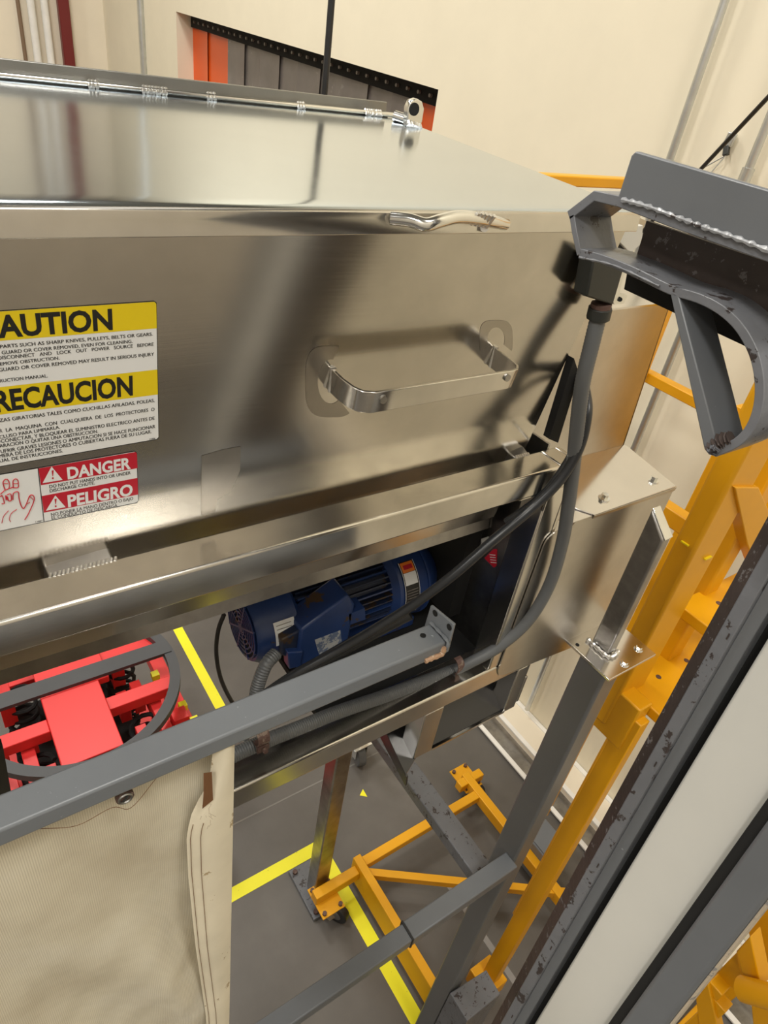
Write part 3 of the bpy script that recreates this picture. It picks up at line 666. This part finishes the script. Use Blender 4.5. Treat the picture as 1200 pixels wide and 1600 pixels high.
# stainless upright with weld plate; grey stand under it
st = thing('support_stand', 'grey painted square tube stand carrying the stainless mixer', 'stand', (.93, -.1, FZ))
up = M(); ux0, ux1, uyb, uyf = .966, .990, -.028, -.070
up.hexa([(ux0, uyf, -.902), (ux1, uyf, -.902), (ux1, uyb, -.902), (ux0, uyb, -.902)], [(ux0, uyf, -.620), (ux1, uyf, -.618), (ux1, uyb, -.582), (ux0, uyb, -.582)])
up.build('stainless_upright', S_DARK, mx, bevel=.004, seg=3)
M().hexa([(ux0+.003, uyf-.001, -.6205), (ux1, uyf-.001, -.6185), (ux1, uyb, -.5815), (ux0+.003, uyb, -.5815)], [(ux0+.003, uyf-.002, -.6185), (ux1, uyf-.002, -.6165), (ux1, uyb, -.5795), (ux0+.003, uyb, -.5795)]).build('upright_cap', S_ROD, mx, bevel=.001)
fp = M().box((.9235, -.112, -.912), (1.066, -.0, -.906)).build('foot_plate', S_PLATE, mx, bevel=.001)
w1 = [Vector((.964, -.02, -.903)), Vector((.962, -.045, -.902)), Vector((.964, -.072, -.902)), Vector((.978, -.076, -.902)), Vector((.994, -.072, -.902))]
ww = smooth_path(w1, 6); M().tube(ww, [.0045+.0012*math.sin(k*2.1) for k in range(len(ww))], 8).build('weld_bead', S_WELD, mx, smooth=True)
for bx, by in ((.985, -.098), (1.045, -.085), (.935, -.02)):
    q = Vector((bx, by, -.906))
    if bx < .95:
        M().cyl(q, q+Vector((0, 0, .0006)), .004, 14).build('bolt_hole', VOID, mx); continue
    bt = M().cyl(q, q+Vector((0, 0, .003)), .009, 16).build('bolt', S_ROD, mx, smooth=True)
    M().cyl(q+Vector((0, 0, .003)), q+Vector((0, 0, .006)), .006, 6).build('bolt_head', S_ROD, bt)
M().box((.93, -.1, FZ), (.983, -.035, -.912)).build('leg', GREYL, st, bevel=.006, seg=3)
M().box((.19, -.113, -1.634), (.608, -.073, -1.60)).build('cross_bar', GREY, st, bevel=.003)
M().box((.6095, -.113, -1.636), (.931, -.070, -1.60)).build('cross_bar', GREY, st, bevel=.003)
M().box((.606, -.1145, -1.638), (.6105, -.0685, -1.598)).build('joint_gap', BLACK, st)
M().box((.90, -.03, -1.80), (.962, .55, -1.755)).build('side_rail', GREYR, st, bevel=.003)
M().box((.828, .53, FZ+.02), (.89, .592, -.936)).build('rear_leg', S_DARK, st, bevel=.005)
M().box((.79, .46, FZ), (.90, .68, FZ+.02)).build('foot_plate', GREYR, st, bevel=.002)
for a_ in ((.81, .48), (.81, .66), (.88, .48)):
    M().cyl((a_[0], a_[1], FZ+.02), (a_[0], a_[1], FZ+.035), .010, 8).build('anchor_bolt', RUSTY, st)
sl = [at(u, v, 'z', -2.4) for u, v in ((693, 1556), (760, 1515), (782, 1553))]
M().hexa([(.925, -.19, FZ), (1.064, -.19, FZ), (1.0697, -.1144, FZ), (.925, -.103, FZ)], [(.925, -.19, -2.40), (1.064, -.19, -2.40), (1.0697, -.1144, -2.40), (.925, -.103, -2.40)]).build('leg_sleeve', GREYR, st, bevel=.003)

# grey bar with end plate in front
gb = thing('guard_bar', 'chipped grey channel bar with two-hole end plate below the mixer rail', 'bar', (.2, -.1, -.56))
M().box((-1.1, -.127, -.583), (.434, -.093, -.560)).build('bar', GREYB, gb, bevel=.003, seg=3)
M().prism([(.436, -.085, -.5385), (.436, -.128, -.5315), (.436, -.129, -.575), (.436, -.124, -.588), (.436, -.100, -.588), (.436, -.083, -.575)], (.004, 0, 0)).build('end_plate', GREYB, gb, bevel=.0015)
for u, v in ((680, 958), (702, 980)):
    q = at(u, v, 'x', .4355); M().cyl(q, q-Vector((.0006, 0, 0)), .0042, 18).build('bolt_hole', VOID, gb)
q = at(661, 993, 'z', -.5594); M().cyl(q, q+Vector((0, 0, .0004)), .0036, 18).build('bolt_hole', VOID, gb)
ww = smooth_path([at(664, 1033, 'y', -.128), at(676, 1028, 'y', -.129), at(690, 1022, 'y', -.129), at(694, 1012, 'y', -.129)], 6)
M().tube(ww, [.0032+.0005*math.sin(k*1.7) for k in range(len(ww))], 8).build('weld_bead', COPPER, gb, smooth=True)
ww = smooth_path([(.434, -.094, -.5585), (.434, -.11, -.558), (.434, -.128, -.559), (.434, -.130, -.572)], 5)
M().tube(ww, [.0022+.0006*math.sin(k*1.7) for k in range(len(ww))], 7).build('weld_line', GREYB, gb, smooth=True)

# canvas curtain
cv = thing('canvas_curtain', 'stained beige canvas curtain with torn hem hanging below the grey bar', 'curtain', (-.1, -.11, -1.6))
def cloth(name, xf, zt, zb, yf, nx, nz, mat, parent):
    m = M(); uvl = m.bm.loops.layers.uv.new('UVMap'); g = []
    for i in range(nx+1):
        row = []
        for j in range(nz+1):
            s_, t_ = i/nx, j/nz; z = zt(s_)+(zb-zt(s_))*t_ if callable(zt) else zt+(zb-zt)*t_
            x = xf(s_, z); row.append(m.bm.verts.new((x, yf(s_, z, x), z)))
        g.append(row)
    for i in range(nx):
        for j in range(nz):
            f = m.bm.faces.new((g[i][j], g[i][j+1], g[i+1][j+1], g[i+1][j]))
            for l in f.loops: l[uvl].uv = (l.vert.co.x, l.vert.co.z)
    return m.build(name, mat, parent, smooth=True, merge=False)
def cyf(s_, z, x):
    t_ = min(1, max(0, (-.575-z)/.5))
    return -.104-.010*math.sin((x+z*.35)*38)*t_-.0015*math.sin((x*1.4-z*.8)*60)*t_-.010*math.exp(-((x-.03+(z+.6)*.12)/.02)**2)*t_+.02*math.exp(-((x+.12)/.06)**2)*t_
cl = cloth('cloth', lambda s_, z: -1.0+(.170+1.0+.002*math.sin(z*9))*s_, -.572, -2.3, cyf, 130, 60, CANVAS, cv)
def hemx(z): # left edge of the folded flap
    pts = [(-.60, .150), (-.64, .146), (-.675, .128), (-.72, .120), (-.80, .1195), (-1.0, .124), (-1.25, .1345), (-1.6, .140), (-2.3, .145)]
    for (za, xa), (zb_, xb2) in zip(pts, pts[1:]):
        if z >= zb_: return xa+(xb2-xa)*max(0, (za-z)/(za-zb_))
    return pts[-1][1]
fl = cloth('folded_hem', lambda s_, z: hemx(z)+(.1725-hemx(z))*s_, -.576, -2.3, lambda s_, z, x: -.118-.0075*math.sin(PI*s_*.9), 14, 80, CANVAS2, cv)
for dx in (.0035, .0135):
    pth = []
    for k in range(70):
        z = -.70-.9*k/69; x = hemx(z)+dx; s_ = (x-hemx(z))/(.1725-hemx(z)); pth.append((x, -.1185-.0075*math.sin(PI*s_*.9)-.0004, z))
    M().tube(pth, .00035, 5).build('stitching', THREAD, cv)
m = M(); m.poly([at(u, v, 'y', -.1275) for u, v in ((318, 1208), (331, 1206), (333, 1250), (316, 1264), (318, 1240))]); m.build('torn_patch', THREAD, cv)
for k in range(16):
    u, v = random.uniform(314, 332), random.uniform(1225, 1290); a_ = random.uniform(-.8, .8)
    M().tube([at(u, v, 'y', -.134), at(u+random.uniform(-6, 8), v+random.uniform(3, 10), 'y', -.136)], .00012, 4).build('loose_thread', THREAD, cv)
q = at(195, 1245, 'y', -.1205)
sn = M().tube([q+Vector((0, .003, 0)), q-Vector((0, .0015, 0)), q-Vector((0, .0015, 0))], [.0082, .0082, .006], 20).build('snap_button', RUSTY, cv, smooth=True)
ringp = [q+Vector((.0058*math.cos(2*PI*k/20), -.002, .0058*math.sin(2*PI*k/20))) for k in range(21)]
M().tube(ringp, .0013, 6, False).build('button_rim', S_ANGLE, sn, smooth=True)
M().tube([q-Vector((.002, .002, .003)), q+Vector((.002, -.003, .003))], .0012, 6).build('button_center', DARK, sn)
M().tube(smooth_path([at(60, 1295, 'y', -.121), at(120, 1290, 'y', -.122), at(175, 1262, 'y', -.122), at(205, 1262, 'y', -.122), at(245, 1215, 'y', -.122)], 6), .0003, 5).build('seam_thread', THREAD, cv)

# lift arm with hook, in the plane x = .45
HX = .45
ha = thing('hook_arm', 'grey welded steel hook arm with chipped paint at upper right', 'hook', (.46, -.25, -.2))
A_ = lambda u, v, x=HX: at(u, v, 'x', x)
M().prism([A_(993, 236), A_(1290, 322), A_(1290, 420), A_(965, 309), A_(986, 243)], (.006, 0, 0)).build('flange_plate', GREY, ha, bevel=.0012)
VX = (.045, 0, 0)
M().profile([A_(888, 337), A_(928, 306), A_(968, 315), A_(1050, 346), A_(1130, 374), A_(1210, 402), A_(1290, 432)], .0075, VX).build('upper_strap', GREYR, ha, bevel=.0006)
M().profile([A_(893, 336), A_(897, 362), A_(905, 398)], .005, VX).build('nose_strap', GREYR, ha, bevel=.0005)
M().profile(smooth_path([A_(905, 395), A_(940, 405), A_(990, 425), A_(1045, 452), A_(1090, 466), A_(1125, 484), A_(1155, 512), A_(1177, 552), A_(1186, 595), A_(1184, 635), A_(1172, 668), A_(1150, 692), A_(1114, 708)], 4), .0065, VX).build('lower_strap', GREYR, ha, bevel=.0006)
M().prism([A_(1046, 455), A_(1060, 460), A_(1122, 700), A_(1108, 712), A_(1100, 702)], (.036, 0, 0)).build('brace', GREY, ha, bevel=.001)
M().prism([A_(1010, 345, .49), A_(1290, 440, .49), A_(1290, 560, .49), A_(985, 432, .49), A_(1003, 372, .49)], (.005, 0, 0)).build('back_plate', RUST, ha)
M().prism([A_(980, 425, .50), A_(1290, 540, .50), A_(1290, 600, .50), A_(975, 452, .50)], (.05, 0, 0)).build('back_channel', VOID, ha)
def weld(pts, r, name='weld_bead', mat=None, par=None, x=HX):
    P = smooth_path([A_(u, v, x) for u, v in pts], 10); M().tube(P, [r*(1+.35*math.sin(k*1.9)+random.uniform(-.15, .15)) for k in range(len(P))], 7).build(name, mat or GREYR, par or ha, smooth=True)
WELDG = paint('weld_grey', (.30, .31, .33), .28, (.06, .05, .05), .6, 120, .2, .8)
weld(((972, 312), (1010, 322), (1060, 340), (1100, 355), (1150, 372), (1215, 397)), .0017, mat=WELDG, x=.449)
weld(((1110, 705), (1125, 690), (1142, 684)), .0045, mat=RUST, x=.452)
weld(((1112, 708), (1116, 702), (1122, 698)), .003, mat=GREYR, x=.449)
weld(((905, 402), (960, 415), (1030, 447)), .0009, mat=GREYR, x=.449)

# mast: leaning guide column close to the camera on the right
DV = Vector((.11871, .06346, 1.0))
mast = thing('lift_mast', 'leaning grey lift mast with rusty guide rail and white panel', 'mast', (.4, -.4, -1.6))
ZC = -.6
def lean(name, xy, mat, z0=-2.2, z1=.9, bev=.001, par=mast):
    lo = [Vector((x, y, ZC))+DV*(z0-ZC) for x, y in xy]; hi = [Vector((x, y, ZC))+DV*(z1-ZC) for x, y in xy]
    return M().hexa(lo, hi).build(name, mat, par, bevel=bev)
def P2(u, v, x):
    p = at(u, v, 'x', x); p = p+DV*(ZC-p.z); return (p.x, p.y)
ax, ay = P2(978, 1215, .5)   # rust outer edge
gr = P2(1000, 1200, .5); gg = P2(1027, 1200, .5); gd = P2(1047, 1200, .5); gk = P2(1073, 1200, .5)
X0 = .497
y_r0, y_r1, y_g1, y_d1, y_k1, y_w1, y_k2, y_t1 = -.3470, -.3610, -.3735, -.3835, -.3960, -.4580, -.4685, -.5030
lean('guide_rail_edge', [(X0+.012, y_r0), (X0+.002, y_r1), (X0+.11, y_r1), (X0+.11, y_r0)], RUST)  # unseen depth behind the rusty edge, added to darken the hopper's reflection
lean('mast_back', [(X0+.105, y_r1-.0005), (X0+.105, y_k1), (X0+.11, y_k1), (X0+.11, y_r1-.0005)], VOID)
lean('guide_rail', [(X0, y_r1), (X0, y_g1), (X0+.03, y_g1), (X0+.03, y_r1)], GREYR, bev=.0012)
lean('guide_web', [(X0+.006, y_g1), (X0+.012, y_d1), (X0+.03, y_d1), (X0+.03, y_g1)], GREY)
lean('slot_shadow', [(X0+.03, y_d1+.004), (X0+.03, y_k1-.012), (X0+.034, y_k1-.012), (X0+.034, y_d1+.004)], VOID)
lean('white_panel', [(X0+.016, y_k1+.004), (X0+.013, y_k1-.02), (X0+.013, y_w1+.0), (X0+.018, y_w1-.01), (X0+.026, y_w1-.01), (X0+.026, y_k1+.004)], WHITEP, bev=.003)
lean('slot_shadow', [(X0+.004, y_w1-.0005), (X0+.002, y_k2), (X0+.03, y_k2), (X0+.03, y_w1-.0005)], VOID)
lean('mast_tube', [(X0-.004, y_k2), (X0-.004, y_t1+.005), (X0+.001, y_t1+.001), (X0+.02, y_t1+.001), (X0+.03, y_k2)], GREY, bev=.003)
lean('worn_glint_edge', [(X0-.0012, y_t1+.0018), (X0+.001, y_t1-.001), (X0+.02, y_t1-.001), (X0+.02, y_t1+.0018)], WORN_GLINT)  # worn edge; the rounded corner's highlight is painted into its beige
for k in range(9):
    z = -1.5+k*.16; p = Vector((X0-.0003, y_g1+.004, ZC))+DV*(z-ZC)
    M().bar(p, p+DV*.006, .001, .0015).build('scratch_pit', RUST, mast)

# ------------------------------------------------------------------ rolling stairs
rs = thing('rolling_stairs', 'yellow steel rolling staircase standing against the cream wall', 'stairs', (1.3, .1, FZ))
def YB(a, b, name='tube', mat=YEL, bev=.004): return M().box(a, b).build(name, mat, rs, bevel=bev)
py = -.038; BZ = -2.75
YB((1.19, py, -1.30), (1.30, .010, .30), 'post', bev=.008)
YB((1.20, -.112, FZ+.16), (1.235, -.058, -1.22), 'lower_post', bev=.003)
YB((1.195, -.095, -1.33), (1.245, .0, -1.18), 'post_joint')
YB((1.42, py+.02, -2.7), (1.48, .03, .30), 'post', bev=.006)
for q in (at(1071, 849, 'x', 1.189), ):
    M().bar(q+Vector((0, .009, .0)), q-Vector((0, .009, 0)), .003, .008, (1, 0, 0)).build('slot', LYEL, rs)
q = at(1105, 871, 'y', -.039); M().bar(q-Vector((.012, 0, 0)), q+Vector((.012, 0, 0)), .003, .009, (0, 1, 0)).build('slot', LYEL, rs)
YB((1.5, .02, -.92), (1.54, .6, -.872), 'side_beam')
YB((1.86, -.6, -.757), (1.90, .635, -.725), 'hand_rail', bev=.003)
YB((.95, .6, -.206), (1.86, .63, -.184), 'hand_rail', bev=.003)
YB((1.88, .28, -2.72), (1.92, .32, -.70), 'rear_post')
YB((1.83, .60, -.74), (1.86, .63, -.184), 'rail_link')
YB((1.66, .28, BZ-.05), (1.92, .32, BZ+.002), 'base_tube', bev=.003)
YB((1.50, .0, -1.46), (1.54, .5, -1.40), 'side_beam')
M().prism([at(u, v, 'y', -.045) for u, v in ((1149, 762), (1186, 762), (1215, 830), (1185, 900), (1168, 850))], (0, .03, 0)).build('brace', YEL, rs, bevel=.002)
# treads and deck
for (z, ya_, yb2, xa, xb2) in ((-.97, -.10, .0, 1.33, 1.9), (-1.2, -.16, .08, 1.25, 1.9), (-1.62, -.40, -.16, 1.5, 2.0)):
    tr = YB((xa, ya_, z-.03), (xb2, yb2, z), 'tread', bev=.003)
    for k in range(4):
        M().cyl((xa+.10+k*.12, (ya_+yb2)/2, z), (xa+.10+k*.12, (ya_+yb2)/2, z+.001), .007, 12).build('grip_hole', RUSTY, tr)
def YP(pts, x, d, name):
    return M().prism([at(u, v, 'x', x) for u, v in pts], (d, 0, 0)).build(name, YEL, rs, bevel=.003)
YP(((1165, 1440), (1230, 1380), (1230, 1530), (1180, 1500)), 1.62, .03, 'side_plate')
YP(((1150, 1487), (1172, 1463), (1189, 1545), (1162, 1533)), 1.40, .05, 'upright')
YP(((1118, 1522), (1150, 1490), (1164, 1540), (1156, 1556)), 1.45, .08, 'bracket')
YP(((1087, 1560), (1106, 1538), (1124, 1620), (1094, 1620)), 1.40, .03, 'upright')
c0, c1 = at(1160, 1545, 'x', 1.36), at(1250, 1570, 'x', 1.36)
M().cyl(c0, c1, .03, 20).build('cross_tube', YEL, rs, smooth=True)
YP(((1172, 1556), (1215, 1560), (1215, 1640), (1180, 1640)), 1.38, .05, 'upright')
M().bar((1.90, .10, -.85), (1.90, -.62, -2.1), .03, .10, (0, .7, .7)).build('stringer', YEL, rs, bevel=.003)
M().bar((1.90, -.60, -2.1), (1.90, -.60, BZ), .04, .04, (1, 0, 0)).build('rear_support', YEL, rs, bevel=.003)
YB((1.41, -.60, BZ-.02), (1.45, -.56, -2.02), 'front_support', bev=.003)
YB((1.41, -.60, BZ-.05), (1.92, -.56, BZ), 'base_tube', bev=.003)
YB((1.41, -.57, -2.02), (1.92, -.53, -1.98), 'cross_beam', bev=.003)
# base frame
YB((.80, .475, BZ-.05), (1.0, .515, BZ), 'base_tube', bev=.003)
YB((1.005, .49, BZ-.04), (1.69, .53, BZ), 'base_tube', bev=.003)
YB((1.0, -.75, FZ+.035), (1.035, .535, BZ+.025), 'base_beam', bev=.003)
YB((1.66, -.75, BZ-.055), (1.70, .62, BZ+.004), 'base_beam', bev=.003)
M().bar((1.03, .47, BZ-.02), (1.72, -.02, BZ-.02), .03, .035).build('diagonal_brace', YEL, rs, bevel=.002)
YB((1.0, -.55, BZ-.09), (1.7, -.50, BZ-.04), 'base_tube')
YB((1.16, -.13, BZ-.06), (1.26, -.03, FZ+.18), 'post_foot')
def caster(x, y, lab_plate=YEL, name='caster', par=rs, r=.05, rot=.5):
    pl = M().box((x-.05, y-.065, BZ-.058), (x+.05, y+.065, BZ-.05)).build(name, lab_plate, par, bevel=.001)
    for i, j in ((-1, -1), (-1, 1), (1, -1), (1, 1)):
        M().cyl((x+i*.036, y+j*.05, BZ-.05), (x+i*.036, y+j*.05, BZ-.038), .009, 6).build('plate_bolt', RUSTY, pl)
    cz = FZ+r; cxr = x+.03*math.cos(rot); cyr = y-.05
    dx, dy = math.cos(rot), math.sin(rot)
    M().cyl((cxr-dx*.016, cyr-dy*.016, cz), (cxr+dx*.016, cyr+dy*.016, cz), r, 28).build('wheel', BLACK, pl, bevel=.004)
    M().cyl((cxr-dx*.018, cyr-dy*.018, cz), (cxr+dx*.018, cyr+dy*.018, cz), r*.5, 20).build('wheel_hub', S_DARK, pl)
    for s_ in (-1, 1):
        M().hexa([(cxr+s_*dx*.022-.018, cyr+s_*dy*.022, cz-.01), (cxr+s_*dx*.022+.018, cyr+s_*dy*.022, cz-.01), (cxr+s_*dx*.025+.018, cyr+s_*dy*.025, cz-.01), (cxr+s_*dx*.025-.018, cyr+s_*dy*.025, cz-.01)],
                 [(x+s_*dx*.022-.03, y+s_*dy*.022, BZ-.06), (x+s_*dx*.022+.03, y+s_*dy*.022, BZ-.06), (x+s_*dx*.025+.03, y+s_*dy*.025, BZ-.06), (x+s_*dx*.025-.03, y+s_*dy*.025, BZ-.06)]).build('fork', S_DARK, pl)
caster(.85, .48); caster(1.70, .62)
YB((1.62, .57, BZ-.05), (1.76, .61, BZ), 'base_tube')

# a grey galvanised caster seen beyond the bottom rail
t = thing('equipment_caster', 'galvanised swivel caster beyond the bottom rail', 'caster', (1.32, .95, FZ))
bx, by = 1.335, 1.0
M().cyl((bx-.02, by, FZ+.055), (bx+.02, by-.01, FZ+.055), .055, 24).build('wheel', RUB, t, bevel=.005)
M().cyl((bx-.024, by, FZ+.055), (bx+.024, by-.01, FZ+.055), .02, 16).build('axle', S_ROD, t)
for s_ in (-1, 1): M().prism([(bx+s_*.03, by-.02, FZ+.05), (bx+s_*.03, by+.02, FZ+.05), (bx+s_*.03, by+.08, FZ+.15), (bx+s_*.03, by-.02, FZ+.15)], (.003*s_, 0, 0)).build('fork', S_ROD, t)
M().box((bx-.06, by-.04, FZ+.15), (bx+.06, by+.10, FZ+.158)).build('mount_plate', S_ROD, t)
M().bar((bx, by+.03, FZ+.16), (bx+.12, by+.02, FZ+.42), .04, .04).build('strut', S_ROD, t)
M().cyl((bx, by+.04, FZ+.158), (bx, by+.04, FZ+.5), .025, 16).build('leg', CONDUIT, t, smooth=True)

# floor tape and marks
def tape(x0, y0_, x1, y1_, lab):
    o = M().box((x0, y0_, FZ), (x1, y1_, FZ+.0012)).build('floor_tape', YTAPE); return tag(o, lab, 'tape')
tape(-3.0, .690, .93, .744, 'yellow floor tape strip running left from the stand foot')
tape(.93, -2.0, .985, .744, 'yellow floor tape strip running towards the viewer under the yellow frame')
tape(.845, 1.42, .898, 5.0, 'yellow floor tape strip left of the blue motor')
tag(M().prism([at(u, v, 'z', FZ) for u, v in ((562, 1243), (574, 1245), (567, 1233))], (0, 0, .001)).build('tape_scrap', YTAPE), 'small yellow triangular tape scrap on the concrete', 'tape')
M().box((-3, .985, FZ), (2.0, .992, FZ+.0006)).build('trim_1', plain('joint_line', (.2, .19, .175), .6))['kind'] = 'structure'
M().box((1.35, -.55, FZ), (1.375, .3, FZ+.0006)).build('trim_2', plain('joint_line2', (.25, .24, .23), .6))['kind'] = 'structure'

# grey electrical cabinet by the wall foot
t = thing('utility_box', 'small grey metal box on the floor near the wall behind the right leg', 'box', (1.7, .1, FZ))
M().box((1.70, .11, FZ), (1.83, .25, FZ+.2)).build('box_body', GREYB, t, bevel=.006)
M().box((1.705, .115, FZ+.2), (1.825, .245, FZ+.208)).build('box_lid', GREYB, t, bevel=.003)
# ------------------------------------------------------------------ red pallet leveller with ring
pl = thing('pallet_leveller', 'red scissor pallet leveller with dark ring at lower left', 'lift', (.2, 1.39, FZ))
RZ = -2.15; RC = Vector((.205, 1.40, RZ)); RO, RI = .385, .345
m = M(); n = 72
vo = [[m.bm.verts.new((RC.x+r_*math.cos(2*PI*k/n), RC.y+r_*math.sin(2*PI*k/n), RZ+dz)) for k in range(n)] for r_, dz in ((RO, 0), (RI, 0), (RI, -.03), (RO, -.03))]
for k in range(n):
    for a_ in range(4): m.bm.faces.new((vo[a_][k], vo[a_][(k+1) % n], vo[(a_+1) % 4][(k+1) % n], vo[(a_+1) % 4][k]))
m.build('turntable_ring', RINGG, pl, smooth=True)
M().box((-.19, 1.405, RZ-.012), (.58, 1.475, RZ+.004)).build('ring_bar', RINGG, pl)
M().box((.085, 1.070, RZ-.045), (.29, 1.40, RZ-.012)).build('center_plate', RED, pl, bevel=.003)
M().box((.085, 1.40, RZ-.045), (.33, 1.75, RZ-.012)).build('center_plate', RED, pl, bevel=.003)
M().box((.29, 1.255, RZ-.08), (.54, 1.315, RZ-.03)).build('arm', RED, pl, bevel=.003)
M().box((-.19, 1.255, RZ-.08), (.085, 1.315, RZ-.03)).build('arm', RED, pl, bevel=.003)
M().box((.29, 1.50, RZ-.08), (.54, 1.55, RZ-.03)).build('arm', RED, pl, bevel=.003)
random.seed(3)
for (xa, ya_, xb2, yb2, dz) in ((.44, 1.08, .48, 1.26, .09), (.36, 1.12, .40, 1.20, .11), (.30, 1.12, .36, 1.15, .12), (.50, 1.16, .56, 1.22, .12), (.34, 1.32, .38, 1.38, .1), (.40, 1.33, .44, 1.40, .09), (.45, 1.32, .50, 1.37, .1),
     (-.02, 1.07, .025, 1.26, .09), (.03, 1.12, .075, 1.18, .11), (-.10, 1.12, -.05, 1.20, .12), (-.12, 1.32, -.06, 1.37, .1), (-.02, 1.33, .04, 1.37, .1), (.36, 1.5, .41, 1.68, .1), (-.05, 1.5, .0, 1.68, .1)):
    M().box((xa, ya_, RZ-dz-.12), (xb2, yb2, RZ-dz)).build('scissor_link', RED, pl, bevel=.002)
M().box((-.18, 1.02, RZ-.30), (.60, 1.06, RZ-.24)).build('lower_frame', RED, pl, bevel=.003)
M().box((-.18, 1.72, RZ-.30), (.60, 1.76, RZ-.24)).build('lower_frame', RED, pl, bevel=.003)
M().box((-.18, 1.06, RZ-.30), (-.12, 1.72, RZ-.24)).build('lower_frame', RED, pl, bevel=.003)
M().box((.54, 1.06, RZ-.30), (.60, 1.72, RZ-.24)).build('lower_frame', RED, pl, bevel=.003)
for k in range(4):
    sx = (.02, .40)[k % 2]; sy = (1.2, 1.55)[k//2]
    coil = [(sx+.055*math.cos(j*.5), sy+.055*math.sin(j*.5), RZ-.12-.5*j/110) for j in range(110)]
    M().tube(coil, .009, 6).build('spring', VOID, pl, smooth=True)
for (xa, ya_) in ((.56, 1.13), (.545, 1.22), (.57, 1.06), (.50, 1.42)):
    M().box((xa, ya_, RZ-.16), (xa+.03, ya_+.03, RZ-.13)).build('corner_cap', YTAPE, pl)
M().box((-.25, 1.0, FZ), (.65, 1.78, FZ+.06)).build('base', RED, pl, bevel=.005)
M().box((.0, 1.15, FZ+.06), (.40, 1.65, RZ-.30)).build('lift_column', VOID, pl)
# dark post at the lower left edge
tag(M().bar(at(-8, 1165, 'y', .3), at(8, 1250, 'y', .3), .02, .02, (0, 1, 0)).build('thin_post', DARK), 'dark thin post at the left edge in front of the red lift', 'post')
